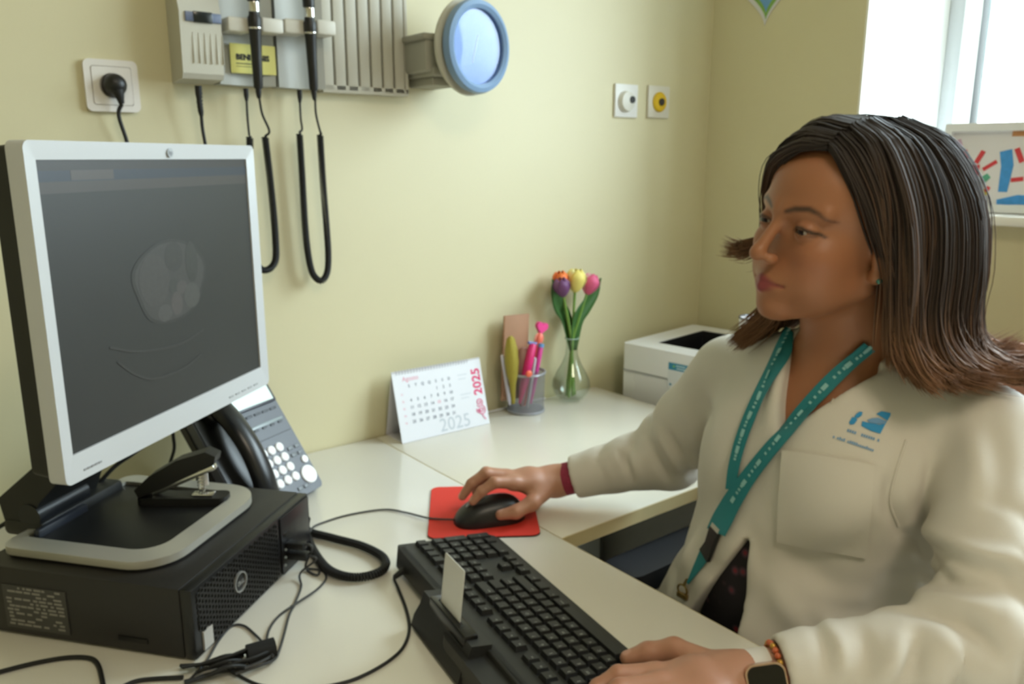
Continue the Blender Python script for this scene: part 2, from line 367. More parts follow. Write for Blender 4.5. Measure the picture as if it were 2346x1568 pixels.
# two instrument handles with coiled cords
m_chr = M('chrome', 'd8d8d6', .18, metal=1.)
def handle(name, label, top, bot, wire_s, wire_e, coil, n_turn, plugdn):
    """top/bot = world ends of the grip; coil = path of the coiled cord"""
    top = np.array(top); bot = np.array(bot); ax = top-bot; Lh = np.linalg.norm(ax); ax /= Lh
    ex = np.array([1., 0, 0]); ex -= ax*ex.dot(ax); ex /= np.linalg.norm(ex); ey = np.cross(ax, ex)
    T = frame(bot, ex, ey, ax); o = thing(name, label, 'medical instrument', T, 'instruments hung on the wall station')
    g = .0098
    MB().lathe([(0, 0), (.0070, 0), (.0078, .004), (.0088, .05), (g, Lh*.72), (g+.0012, Lh*.80), (g+.0014, Lh*.93), (g-.0004, Lh*.95), (g-.0012, Lh*1.0)], 20).part('grip', m_blk, o)
    MB().lathe([(.0094, Lh*1.0), (.0098, Lh*1.004), (.0098, Lh*1.0+.014), (.0092, Lh*1.0+.016)], 20).part('collar', m_chr, o, 'chrome collar')
    MB().lathe([(.0102, Lh+.016), (.0106, Lh+.03), (.0085, Lh+.036), (.0085, Lh+.05), (.012, Lh+.06), (.012, Lh+.075), (.004, Lh+.10), (0, Lh+.10)], 20).part('head', m_blk, o)
    MB().lathe([(.0108, Lh*.78), (.0112, Lh*.79), (.0112, Lh*.8), (.0108, Lh*.81)], 20).part('grip_ring', m_chr, o)
    b = MB()
    b.tube(smooth_path([bot+ax*.004, bot-ax*.012, wire_e[0]], 5), [.0055, .0054, .0052, .005, .0046, .0042, .0038, .0034, .003, .0028, .0026], 8)
    b.tube(smooth_path(wire_e, 6), .0021, 6)
    b.tube([plugdn, plugdn+np.array([0, 0, -.012]), wire_s[0]], [.0048, .0046, .0026], 8)
    b.tube(smooth_path(wire_s, 6), .0021, 6)
    P = np.array(smooth_path(coil, 30)); d = np.r_[0, np.cumsum(np.linalg.norm(np.diff(P, axis=0), axis=1))]
    S = n_turn*9; t = np.linspace(0, 1, S+1); dens = t+.022*np.sin(2*np.pi*t)
    Q = np.array([np.interp(dens*d[-1], d, P[:, k]) for k in range(3)]).T
    Tn = np.gradient(Q, axis=0); Tn /= np.linalg.norm(Tn, axis=1)[:, None]
    A = np.zeros_like(Tn); A[:, 1] = 1.; A -= Tn*np.sum(A*Tn, 1)[:, None]; A /= np.linalg.norm(A, axis=1)[:, None]; B = np.cross(Tn, A)
    ph = np.linspace(0, 2*np.pi*n_turn, S+1); rr = .0052*np.minimum(1, np.minimum(np.arange(S+1), S-np.arange(S+1))/6.)
    H = Q+rr[:, None]*(np.cos(ph)[:, None]*A+np.sin(ph)[:, None]*B)
    b.tube(list(H), .0016, 5)
    b.part('coiled_cord', m_rub, o, world=True)
    return o
yw_ = -.050
handle('instrument_handle', 'black instrument handle with coiled cord, in front of the yellow sticker', ony(582, 27, -.078), ony(592, 203, -.066),
       [ony(565, 232, -.03), ony(567, 270, -.03), ony(571, 311, -.034)], [ony(594, 225, -.06), ony(601, 262, -.055), ony(617, 300, -.05), ony(608, 312, -.044)],
       [ony(572, 312, -.034), ony(574, 420, -.034), ony(578, 520, -.034), ony(588, 600, -.034), ony(607, 620, -.036), ony(630, 600, -.038), ony(631, 545, -.038), ony(622, 440, -.040), ony(607, 312, -.044)], 150, ony(563, 203, -.03))
handle('instrument_handle', 'black instrument handle with coiled cord, nearest the slotted board', ony(709, 40, -.078), ony(719, 207, -.066),
       [ony(687, 236, -.03), ony(689, 272, -.03), ony(692, 296, -.03), ony(686, 303, -.032)], [ony(722, 230, -.06), ony(724, 262, -.055), ony(732, 296, -.05), ony(736, 307, -.046)],
       [ony(686, 305, -.032), ony(692, 400, -.030), ony(699, 520, -.028), ony(707, 590, -.028), ony(717, 628, -.029), ony(735, 644, -.030), ony(749, 626, -.032), ony(752, 585, -.033), ony(748, 520, -.035), ony(740, 420, -.040), ony(733, 307, -.045)], 165, ony(686, 206, -.03))

# ------------------------------------------------------------------ round dial gauge on its bracket
gc = ony(1085, 108, -.125); an = rad(281); gn = np.array([math.cos(an), math.sin(an), -.02]); gn /= np.linalg.norm(gn)
gx_ = np.cross([0, 0, 1], gn); gx_ /= np.linalg.norm(gx_); gy_ = np.cross(gn, gx_)
TG = frame(gc, gx_, gy_, gn)
ga = thing('wall_gauge', 'round blue-rimmed glass-faced gauge on a grey wall bracket', 'gauge', TG)
RG = .090
m_rim = M('steel_blue_rim', '7f9cc0', .35); m_flg = M('beige_flange', 'c9c6b8', .5); m_dk = M('dark_gap', '4a4740', .7)
MB().lathe([(.055, -.030), (RG-.004, -.020), (RG, -.014), (RG, -.009), (RG-.006, -.006), (.06, -.006)], 56).part('rear_flange', m_flg, ga)
MB().lathe([(RG-.014, -.008), (RG-.010, -.004), (RG-.010, .001), (RG-.016, .001)], 56).part('gap_ring', m_dk, ga)
MB().lathe([(RG-.012, .000), (RG-.005, .002), (RG-.003, .010), (RG-.006, .018), (RG-.014, .021), (RG-.021, .017), (RG-.022, .008)], 56).part('rim', m_rim, ga, 'blue rim')
MB().lathe([(0, .006), (RG-.020, .006)], 56).part('dial_face', M('dial_face', 'b4c1de', .5), ga)
b = MB()
for i in range(31):
    a = rad(-60+300*i/30); r0, r1 = RG-.030, RG-.0235
    ca, sa = math.cos(a), math.sin(a); w = .0006
    b.add([(r0*ca-w*sa, r0*sa+w*ca, .0067), (r1*ca-w*sa, r1*sa+w*ca, .0067), (r1*ca+w*sa, r1*sa-w*ca, .0067), (r0*ca+w*sa, r0*sa-w*ca, .0067)], [(0, 1, 2, 3)])
b.part('dial_marks', M('dial_ink', '5d667a', .6), ga)
MB().tube([(-.012, -.030, .008), (.004, .022, .008)], .0016, 6).part('needle', M('needle_white', 'eef2fa', .4), ga)
mg = GLASS('gauge_glass', 'e4ebfa', .05, 1.5, .75)
MB().lathe([(0, .0155), (.03, .015), (RG-.020, .0115)], 56).part('glass', mg, ga)
bk = MB()
P = [ony(955, 85, -.004), ony(985, 190, -.004)]
bx0 = gc[0]-.094; bx1 = gc[0]-.006
bz0 = ony(985, 185, -.05)[2]; bz1 = ony(960, 92, -.03)[2]
bk.box(bx0, bx1, -.10, 0, bz0+.012, bz1-.006, .006); bk.box(bx0-.006, bx1, -.104, 0, bz1-.008, bz1+.004, .004)
bk.box(bx0+.014, bx1, -.106, 0, bz0+.004, bz0+.024, .006); bk.box(bx0+.022, bx1, -.09, 0, bz0-.012, bz0+.004, .003)
bk.part('bracket', M('bracket_grey', 'a09e92', .55), ga, world=True)

# ------------------------------------------------------------------ two small wall plates
def plate(name, label, quad):
    c = sum(ony(u, v, -.004) for u, v in quad)/4
    return thing(name, label, 'wall plate', frame((c[0], 0, c[2]), (1, 0, 0), (0, 0, 1), (0, -1, 0)), 'small square wall plates')
p = plate('wall_plate', 'white wall plate with a white dome and a small dark hole', [(1407, 191), (1461, 196), (1409, 267), (1458, 270)])
MB().box(-.0395, .0395, -.0395, .0395, 0, .007, .002).part('cover_plate', M('plate_white', 'e8e8e8', .4), p)
MB().lathe([(.026, .006), (.026, .010), (.022, .018), (.008, .021), (0, .021)], 28, c=(-.004, -.002, 0)).part('dome', M('dome_white', 'dcdbd4', .4), p)
MB().lathe([(.0085, .018), (.0085, .0235), (.006, .024), (0, .022)], 18, c=(.005, .002, 0)).part('port', m_blk, p, 'dark round port')
p = plate('wall_plate', 'white wall plate with a yellow disc and dark centre', [(1484, 197), (1532, 201), (1485, 268), (1531, 270)])
MB().box(-.0395, .0395, -.0395, .0395, 0, .007, .002).part('cover_plate', M('plate_cream', 'd8d4c8', .4), p)
MB().lathe([(.0245, .006), (.0245, .010), (.021, .013), (0, .013)], 28).part('disc', M('yellow_disc', 'd8b21c', .4), p, 'yellow disc')
MB().lathe([(.009, .012), (.009, .0165), (.007, .017), (0, .015)], 18, c=(.0015, 0, 0)).part('port', M('port_dark', '332c2c', .4), p)

# ------------------------------------------------------------------ paper heart on the right wall
def heart(s, n=48):
    pts = []
    for i in range(n):
        t = 2*math.pi*i/n; pts.append((s*16*math.sin(t)**3/17., s*(13*math.cos(t)-5*math.cos(2*t)-2*math.cos(3*t)-math.cos(4*t))/17.))
    return pts
hy, hz = -.163, 1.637+.142
TH = frame((WX, hy, hz), (0, -1, 0), (0, 0, 1), (-1, 0, 0))
hp_ = thing('paper_heart', 'painted paper heart, green edge and blue middle, high on the wall', 'wall decoration', TH)
MB().prism(heart(.142), 0.001, .003).part('backing', M('paper_white', 'dcdce0', .7), hp_)
MB().prism([(p[0]+.003, p[1]+.004) for p in heart(.132)], .003, .0045).part('border', M('green_paint', '84b05c', .7, noise=(60, .25)), hp_, 'green painted border')
MB().prism([(p[0]+.003, p[1]+.000) for p in heart(.112)], .0045, .0055).part('middle', M('blue_paint', '6fa3d6', .7, noise=(60, .2)), hp_, 'blue painted middle')

# ------------------------------------------------------------------ framed hand-print painting on the sill
FX = 1.885
q0 = onx(2165, 285, FX); zb_ = WZ0
ft = q0[2]-zb_; fw = .30
TF = frame((FX, q0[1], zb_), (0, -1, 0), (math.sin(rad(7)), 0, math.cos(rad(7))), (-math.cos(rad(7)), 0, math.sin(rad(7))))
fr_ = thing('picture_frame', 'white-framed hand-print painting standing on the window sill', 'picture', TF)
MB().ring(rrect(fw, ft, .001, 1, fw/2, ft/2), rrect(fw-.03, ft-.034, .001, 1, fw/2, ft/2), 0, .018).part('frame', M('frame_white', 'e9ebee', .4), fr_)
MB().box(.012, fw-.012, .012, ft-.012, .002, .006).part('sheet', M('art_paper', 'e4e2e6', .7), fr_)
def fl(u, v):
    p = onpl(u, v, (FX-.006, q0[1], zb_), np.array(TF.col[2][:3])); l = TF.inverted() @ Vector(p); return np.array([l[0], l[1], .0065])
def blob(pts, r, name, mat, lab=None, z=.0066):
    b = MB()
    b.tube([np.array([p[0], p[1], z]) for p in pts], r, 8, flat=.06, up=(0, 0, 1)); b.part(name, mat, fr_, lab)
m_red = M('paint_red', 'd2434a', .7, noise=(90, .15)); m_bl = M('paint_blue', '4596dc', .7, noise=(90, .2)); m_gn = M('paint_green', '5aa58a', .7, noise=(90, .2)); m_yl = M('paint_yellow', 'e6d45a', .7, noise=(80, .2))
def hand(pal, fingers, sc=1):
    b = MB(); z = .0068
    for seg, r in fingers+[(pal, .013*sc)]:
        b.tube([np.array([*fl(*s)[:2], z]) for s in seg], r, 8, flat=.05, up=(0, 0, 1))
    b.part('hand_print', m_red, fr_, 'red painted hand print')
hand([(2222, 392), (2243, 392)], [([(2212, 344), (2215, 372)], .0042), ([(2254, 346), (2236, 374)], .0052), ([(2284, 370), (2252, 389)], .0042), ([(2226, 400), (2234, 428)], .008)])
hand([(2350, 395), (2370, 395)], [([(2330, 340), (2342, 372)], .0052), ([(2316, 413), (2345, 410)], .0045)])
blob([fl(2305, 345), fl(2308, 380), fl(2297, 440)], [.012, .012, .009], 'paint_stroke', m_bl, 'blue paint stroke')
blob([fl(2283, 464), fl(2330, 458), fl(2420, 462)], [.006, .010, .008], 'paint_stroke', m_bl, 'blue paint stroke')
blob([fl(2253, 412), fl(2266, 402)], [.008, .006], 'paint_stroke', m_gn, 'green paint spot')
blob([fl(2244, 440), fl(2252, 452)], [.012, .011], 'paint_stroke', m_yl, 'yellow paint spot', z=.0068)
blob([fl(2258, 432), fl(2266, 436)], [.006, .006], 'paint_stroke', m_red, 'red paint spot', z=.0074)
blob([fl(2190, 336), fl(2205, 330)], [.013, .012], 'paint_stroke', M('paint_mauve', 'c8aac6', .7), fr_ and 'mauve paint spot')
blob([fl(2320, 306), fl(2420, 303)], [.006, .007], 'paint_stroke', M('paint_ochre', 'c48a5a', .7, noise=(70, .3)), 'ochre paint stroke')
# ------------------------------------------------------------------ desks
ZD = .735
m_lam = M('cream_laminate', 'e2ddd0', .24, spec=.7, noise=(2.2, .015)); m_edge = M('beech_edge_band', 'c9b98c', .45); m_leg = M('grey_steel', '6d7070', .45, metal=.3)
m_modp = M('grey_modesty_panel', 'bfc3c1', .6)
DAx0, DAx1, DAy0 = -.14, .781, -1.95
da = thing('desk', 'cream topped desk carrying the monitor, keyboard and mouse mat', 'desk', loc=(.32, -.95, 0))
MB().box(DAx0, DAx1, DAy0, -.004, ZD-.025, ZD, .0015).part('desktop', m_lam, da, world=True)
b = MB(); b.box(DAx1-.0005, DAx1+.0012, DAy0, -.004, ZD-.0245, ZD-.001); b.box(DAx0, DAx1, DAy0-.0012, DAy0+.0005, ZD-.0245, ZD-.001)
b.part('edge_band', m_edge, da, world=True)
for yy in (-.05, -1.9):
    MB().box(DAx0+.06, DAx1-.14, yy-.012, yy+.012, 0, ZD-.025, .002).part('leg_panel', m_modp, da, world=True)
MB().box(DAx0+.10, DAx0+.118, -1.88, -.07, .25, ZD-.025).part('modesty_panel', m_modp, da, world=True)
DBx0, DBx1, DBy0 = .783, 1.421, -.597
db = thing('desk', 'cream topped side desk along the wall with calendar and tulips', 'desk', loc=((DBx0+DBx1)/2, DBy0/2, 0))
MB().box(DBx0, DBx1, DBy0, -.004, ZD-.025, ZD, .0015).part('desktop', m_lam, db, world=True)
b = MB(); b.box(DBx0, DBx1, DBy0-.0012, DBy0+.0005, ZD-.0245, ZD-.001); b.box(DBx1-.0005, DBx1+.0012, DBy0, -.004, ZD-.0245, ZD-.001)
b.part('edge_band', m_edge, db, world=True)
for yy in (DBy0+.07, -.05): MB().box(DBx1-.06, DBx1-.02, yy-.02, yy+.02, 0, ZD-.025, .002).part('leg', m_leg, db, world=True)
MB().box(DBx0+.02, DBx1-.05, -.09, -.072, .06, ZD-.025).part('modesty_panel', m_modp, db, world=True)

# ------------------------------------------------------------------ computer
E1 = np.array([math.cos(rad(38.8)), math.sin(rad(38.8)), 0]); N1 = np.array([E1[1], -E1[0], 0])     # along the front, out of the front
P0 = np.array([.229, -.572, ZD])
TPC = frame(P0, E1, -N1, (0, 0, 1))           # x along the front, y to the back, z up
PW, PD, PH = .290, .292, .093
m_pc = M('pc_black', '1d1b1a', .5, bump=(900, .15)); m_pcf = M('pc_front_black', '121213', .38)
pc = thing('desktop_computer', 'black flat desktop computer lying under the monitor', 'computer', TPC)
MB().box(0, PW, .012, PD, .003, PH, .002).part('case', m_pc, pc)
MB().box(0, PW, -.004, .012, .003, PH, .003).part('front_bezel', m_pcf, pc)
b = MB(); hexr = .0038      # honeycomb grille
def hexa(cx, cy, r): return [(cx+r*math.cos(rad(60*i)), cy+r*math.sin(rad(60*i))) for i in range(6)]
TPF = TPC @ frame((0, -.004, 0), (1, 0, 0), (0, 0, 1), (0, -1, 0))
gx = []
for i in range(34):
    for j in range(12):
        x = .012+i*hexr*1.62; y = .010+j*hexr*1.87+(i % 2)*hexr*.93
        if x > .196 or y > .086 or ((x-.098)**2+(y-.052)**2 < .017**2) or (x < .034 and y < .034): continue
        o6 = hexa(x, y, hexr*1.02); i6 = hexa(x, y, hexr*.72); b.ring(o6, i6, .0, .0016)
b.v = [tuple(TPF @ Vector(p)) for p in b.v]
b.part('front_grille', M('grille_black', '191919', .42), pc, kind='stuff', world=True, flat=True)
b = MB(); b.box(.203, .286, .005, .090, .0, .0022, .002, mtx=TPF); b.part('port_panel', M('port_panel_black', '1b1b1d', .32), pc, world=True)
b = MB()
for (x, y) in ((.214, .030), (.214, .046), (.214, .062)): b.box(x-.004, x+.011, y-.0035, y+.0035, .002, .0028, mtx=TPF)
b.part('usb_port', M('port_dark2', '060607', .3), pc, world=True)
b = MB()
for k in range(3): b.ball((.208+.002*k, .018+.011*k, .0026), .0022, 8, 6, mtx=TPF)
b.part('status_light', M('port_mark', '8f9aa0', .4), pc, world=True)
# round emblem
cx, cy = .098, .052
b = MB(); ci = lambda r, n=40: [(cx+r*math.cos(2*math.pi*i/n), cy+r*math.sin(2*math.pi*i/n)) for i in range(n)]
b.ring(ci(.0135), ci(.0118), 0, .0028, mtx=TPF)
for txt, dx in (('D', -.0078), ('E', -.0035), ('L', .0003), ('L', .0036)):
    v, f = text_geo(txt, .0082, bold=.0002); T = TPF @ Matrix.Translation((cx+dx, cy-.0028, .0026))
    if txt == 'E': T = T @ Matrix.Translation((.0015, .0014, 0)) @ Matrix.Rotation(rad(38), 4, 'Z') @ Matrix.Translation((-.0015, -.0014, 0))
    b.add(v, f, T)
b.part('emblem', M('emblem_silver', '9b9b99', .35, metal=.4), pc, 'round silver emblem with four letters', world=True)
MB().box(.014, .032, .008, .032, .0, .0024, mtx=TPF).part('front_sticker', M('sticker_silver', 'b9b6b1', .45), pc, 'pale square sticker', world=True)
# information label on the left side
TPS = TPC @ frame((0, PD, 0), (0, -1, 0), (0, 0, 1), (-1, 0, 0))      # x towards the front, y up, z out
def sidep(u, v):
    p = TPS.inverted() @ Vector(onpl(u, v, P0, -E1)); return p[0], p[1]
sx0, sy0 = sidep(25, 1470); sx1, sy1 = sidep(150, 1360)
sx0 = max(sx0, .02)
MB().box(sx0, sx1, .012, .070, .0, .0012, mtx=TPS).part('side_label', M('label_grey', '3b3a38', .5), pc, 'grey regulatory label', world=True)
b = MB(); r_ = random.Random(3)
for row in range(11):
    y = .0165+row*.0049; x = sx0+.004+r_.random()*.004
    while x < sx1-.008:
        w = r_.uniform(.003, .012); w = min(w, sx1-.004-x)
        if r_.random() < .72: b.box(x, x+w, y, y+.0026, .0012, .0014, mtx=TPS)
        x += w+r_.uniform(.001, .005)
b.part('label_print', M('label_ink', '85827c', .5), pc, world=True, kind='stuff')
MB().box(.06, .10, .016, .022, -.001, .0012, mtx=TPC @ frame((0, 0, 0), (0, 1, 0), (0, 0, 1), (-1, 0, 0))).part('side_vent', M('port_dark2'), pc, world=True)

# ------------------------------------------------------------------ monitor on its base
ZB = ZD+PH
mc = np.array([.132, -.558, 1.012])+E1*.188            # screen centre line (bottom of the picture area)
TM = frame(np.array([mc[0], mc[1], ZB]), E1, (0, 0, 1), N1)   # x right, y up, z towards the user
mo = thing('monitor', 'silver-framed square monitor showing a dark scan, left of the desk', 'monitor', TM)
m_sil = M('silver_plastic', 'c6c8cb', .38, metal=.15); m_mb = M('monitor_black', '191a19', .5)
y0s, y1s = 1.012-ZB, 1.313-ZB; hw = .188
yb0, yb1 = y0s-.029, y1s+.0185; bw = hw+.0165
n = 5
MB().ring(rrect(2*bw, yb1-yb0, .008, n, 0, (yb0+yb1)/2), rrect(2*hw, y1s-y0s, .0005, n, 0, (y0s+y1s)/2), -.016, .004, zi=.0015).part('bezel', m_sil, mo, 'silver bezel')
MB().prism(rrect(2*bw-.006, yb1-yb0-.006, .008, n, 0, (yb0+yb1)/2), -.014, -.042, top_scale=.985).part('rear_housing', m_mb, mo)
MB().prism(rrect(.27, .23, .02, n, 0, (yb0+yb1)/2), -.04, -.062, top_scale=.85).part('rear_bulge', m_mb, mo)
scr = MB().box(-hw-.001, hw+.001, y0s-.001, y1s+.001, -.004, -.0008).part('screen', M('screen_dark', '262827', .42, emit=('444645', .20)), mo)
zS = -.0005
def ell_poly(cx, cy, rx, ry, n=40): return [(cx+rx*math.cos(2*math.pi*i/n), cy+ry*math.sin(2*math.pi*i/n)) for i in range(n)]
def scr_pt(u, v): p = TM.inverted() @ Vector(onpl(u, v, mc, N1)); return p[0], p[1]
def face(poly, z, name, mat, lab=None, soft=0):
    MB().prism(poly, z-.0002, z).part(name, mat, scr, lab)
xa, ya = scr_pt(105, 372); xb, yb = scr_pt(575, 393)
face([(-hw, y1s-.0105), (hw, y1s-.0105), (hw, y1s), (-hw, y1s)], zS, 'title_bar', M('scr_bar', '2c2c2c', .4, emit=('4f4f4f', .2)))
face([(-hw, y1s-.0215), (hw, y1s-.0215), (hw, y1s-.0105), (-hw, y1s-.0105)], zS, 'tab_bar', M('scr_tab', '272c33', .4, emit=('46505c', .22)))
face([(-hw+.045, y1s-.0205), (-hw+.108, y1s-.0205), (-hw+.108, y1s-.0105), (-hw+.045, y1s-.0105)], zS+.0002, 'active_tab', M('scr_tab2', '363432', .4, emit=('6a6866', .25)))
face([(-hw, y1s-.033), (hw, y1s-.033), (hw, y1s-.0215), (-hw, y1s-.0215)], zS, 'tool_bar', M('scr_tool', '32312f', .4, emit=('5c5a58', .24)))
# body scan slice: round section with organs and a curved couch
cx, cy = scr_pt(390, 645); cx1, cy1 = scr_pt(390, 545); cx2, cy2 = scr_pt(303, 640); cx3, _ = scr_pt(471, 640)
cx = (cx2+cx3)/2; rx = (cx3-cx2)/2; ry = abs(cy1-cy)
gm = lambda nm, h, e, ns=160: M(nm, '%02x%02x%02x' % tuple(int(int(h[i:i+2], 16)*.62) for i in (0, 2, 4)), .42, emit=(h, e), noise=(ns, .25))
sc_c = [(cx+rx*(1+.05*math.sin(3*t+.4)+.03*math.sin(5*t))*math.cos(t), cy+ry*(1+.04*math.sin(2*t+1))*math.sin(t)) for t in np.linspace(0, 2*math.pi, 56, endpoint=False)]
face(sc_c, zS+.0002, 'scan_outline', gm('scan_fat', '464846', .22))
face([(cx+(p[0]-cx)*.93, cy+(p[1]-cy)*.93) for p in sc_c], zS+.0003, 'scan_body', gm('scan_tissue', '525351', .26))
for (dx, dy, a, bb, nm, h) in ((.12, .55, .25, .35, 'scan_organ', '4b4d4b'), (.62, .35, .18, .5, 'scan_organ', '4a4c4a'), (-.45, .1, .4, .6, 'scan_organ', '565755'), (.1, -.55, .16, .28, 'scan_bone', '625f5d'),
                           (.28, -.2, .16, .16, 'scan_bone', '5f5c5b'), (.55, -.45, .24, .3, 'scan_organ', '5b5c5a'), (-.25, -.7, .2, .2, 'scan_organ', '5c5d5b'), (.05, -.15, .13, .2, 'scan_organ', '4f514f')):
    face(ell_poly(cx+dx*rx, cy+dy*ry, a*rx, bb*ry, 20), zS+.0004+.0001*abs(dx), nm, gm('scan_'+h, h, .25))
def arc(pts, r):
    P = smooth_path([(*scr_pt(*q), zS+.0004) for q in pts], 6); MB().tube(P, r, 6, flat=.1, up=(0, 0, 1)).part('scan_couch', gm('scan_line', '484a48', .25), scr)
arc([(252, 797), (310, 806), (370, 800), (420, 785), (468, 755)], .0016); arc([(270, 830), (310, 858), (355, 868), (420, 845), (462, 812)], .0014)
# logo mark and buttons on the bezel
b = MB(); lx, ly = scr_pt(383, 350)
b.prism(ell_poly(lx, ly, .0055, .0055, 24), .003, .0046); b.part('bezel_badge', M('badge_grey', 'a9abae', .3, metal=.5), mo)
b = MB(); v, f = text_geo('hp', .0075, bold=.0003); b.add(v, f, Matrix.Translation((lx-.0042, ly-.0022, .0047))); b.part('badge_letters', M('badge_dark', '6f7276', .4), mo)
b = MB()
for k in range(5): b.box(hw-.090+k*.016, hw-.080+k*.016, yb0+.0075, yb0+.0095, .003, .0044)
b.part('bezel_button', M('button_grey', '9fa1a4', .4), mo)
b = MB()
for k in range(5): b.box(-hw+.010+k*.0055, -hw+.0142+k*.0055, yb0+.0085, yb0+.0105, .0036, .0042)
b.part('bezel_print', M('badge_grey'), mo)
# stand: neck, rear foot, ringed base
TB = frame(np.array([mc[0], mc[1], ZB]), E1, -N1, (0, 0, 1))     # x right, y back, z up
def basep(u, v, z): p = TB.inverted() @ Vector(onz(u, v, z)); return p[0], p[1]
pts = [basep(u, v, ZB+.011) for (u, v) in ((30, 1262), (290, 1335), (612, 1125), (480, 1100), (215, 1135))]
bx = (min(p[0] for p in pts), max(p[0] for p in pts)); by = (min(p[1] for p in pts), max(p[1] for p in pts))
bcx, bw_ = (bx[0]+bx[1])/2+.011, bx[1]-bx[0]-.050
byf, byb = by[0]+.004, by[1]
ro = rrect(bw_, byb-byf, (.055, .02, .02, .055), 9, bcx, (byf+byb)/2); ri = rrect(bw_-.056, byb-byf-.046, (.036, .006, .006, .036), 9, bcx, (byf+byb)/2+.006)
T_ = lambda m: m
MB().prism([(p[0], p[1]) for p in rrect(bw_-.004, byb-byf-.004, (.052, .02, .02, .052), 9, bcx, (byf+byb)/2)], .001, .006, mtx=TB).part('base_foot', m_mb, mo, world=True)
MB().ring(ro, ri, .004, .014, mtx=TB, zi=.0155).part('base_ring', M('ring_silver', 'b4b1a6', .34, metal=.35), mo, 'silver base ring', world=True)
MB().prism(ri, .006, .0105, mtx=TB).part('base_tray', M('tray_black', '151515', .45), mo, world=True)
MB().box(bcx-bw_/2+.035, bcx+bw_/2-.12, byb-.030, byb-.020, .008, .021, .003, mtx=TB).part('rear_lip', M('lip_blue_black', '2a2e38', .3), mo, world=True)
MB().box(bcx-.072, bcx+.085, byb-.022, byb+.042, .0, .024, .008, mtx=TB).part('rear_foot', m_mb, mo, world=True)
nb = MB(); w_ = .060
pn = [(byb+.040, .020), (byb-.005, .020), (byb-.018, .05), (.064, .17), (.060, .30), (.078, .30), (.090, .18), (byb+.046, .05)]
T2 = TB @ frame((bcx-.068, 0, 0), (0, 1, 0), (0, 0, 1), (1, 0, 0))
nb.prism(pn, 0, .115, mtx=T2); nb.part('neck', m_mb, mo, world=True, ang=25)
MB().tube([(bcx-.070, byb-.002, .030), (bcx+.020, byb-.002, .030)], .017, 16, mtx=TB).part('hinge_barrel', M('barrel_black', '14171c', .35), mo, world=True)

# ------------------------------------------------------------------ stapler lying open on the base
sp = basep(500, 1148, ZB+.012); sp2 = basep(345, 1148, ZB+.012)
a_ = np.array(TB @ Vector((sp[0], sp[1], .0108))); b_ = np.array(TB @ Vector((sp2[0], sp2[1], .0108)))
sx_ = (b_-a_); sl = np.linalg.norm(sx_); sx_ /= sl; sy_ = np.cross([0, 0, 1], sx_)
TS = frame(a_, sx_, sy_, (0, 0, 1))          # x from nose to hinge
stp = thing('stapler', 'black stapler with its arm raised, on the monitor base', 'stapler', TS)
MB().prism(rrect(sl+.03, .030, .010, 5, sl/2, 0), 0, .011).part('base', m_blk, stp)
MB().box(.004, .034, -.008, .008, .011, .0145, .002).part('anvil', m_chr, stp, 'chrome anvil')
Tarm = TS @ Matrix.Translation((sl+.005, 0, .014)) @ Matrix.Rotation(rad(20), 4, 'Y') @ Matrix.Rotation(math.pi, 4, 'Z')
Tarm = TS @ frame((sl+.006, 0, .013), (-math.cos(rad(24)), 0, math.sin(rad(24))), (0, -1, 0), (math.sin(rad(24)), 0, math.cos(rad(24))))
b = MB(); L_ = sl+.020
prof = [(-.006, 0), (L_*.3, -.002), (L_, .002), (L_+.006, .010), (L_-.004, .022), (L_*.6, .027), (L_*.2, .022), (-.006, .012)]
b.prism(prof, -.012, .012, mtx=Tarm @ frame((0, 0, 0), (1, 0, 0), (0, 0, 1), (0, -1, 0))); b.part('arm', m_blk, stp, world=True, ang=30)
b = MB(); b.box(.01, L_-.006, -.006, .006, -.008, -.001, .001, mtx=Tarm); b.part('magazine', m_chr, stp, world=True)
b = MB()
zz = []
for i in range(70): a = i*2*math.pi/9; zz.append((.022+.0045*math.cos(a), .0045*math.sin(a), .016+.034*i/70))
b.tube(zz, .0011, 5); b.part('spring', m_chr, stp)
MB().box(.016, .028, -.0125, -.0105, .020, .040, .001).part('tag', M('tag_white', 'e6e0dd', .5), stp, 'white tag with red print')
MB().box(.018, .025, -.0132, -.0124, .026, .035).part('tag_print', M('tag_red', 'd86a6c', .5), stp, 'red print')

# ------------------------------------------------------------------ telephone
fo = onz(738, 1105, .75); aph = rad(26); tph = rad(56)
R_ = np.array([math.cos(aph), math.sin(aph), 0]); Bk = np.array([-math.sin(aph), math.cos(aph), 0]); U_ = Bk*math.cos(tph)+np.array([0, 0, 1])*math.sin(tph)
Np = np.cross(R_, U_)
TT = frame(fo, R_, U_, Np)              # x right (0 = right edge), y up the face, z out of the face
tel = thing('telephone', 'dark grey desk telephone with white round keys, behind the computer', 'telephone', frame((fo+R_*-.09)*np.array([1, 1, 0])+np.array([0, 0, ZD]), R_, Bk, (0, 0, 1)))
m_tel = M('phone_graphite', '54575f', .42); m_telb = M('phone_black', '18191b', .32); m_wk = M('phone_key_white', 'f4f4f6', .35)
PW_, PH_ = .185, .225
MB().prism(rrect(PW_, PH_, .010, 5, -PW_/2, PH_/2-.006), -.020, .0, mtx=TT, ).part('body', m_tel, tel, world=True)
b = MB(); b.prism(rrect(PW_+.004, PH_+.004, .012, 5, -PW_/2, PH_/2-.006), -.030, -.018, mtx=TT); b.part('back_shell', m_telb, tel, world=True)
MB().box(-PW_+.001, -.1135, .0, .212, .0, .0022, .001, mtx=TT).part('cradle_panel', m_telb, tel, 'black cradle panel', world=True)
b = MB(); wv = []
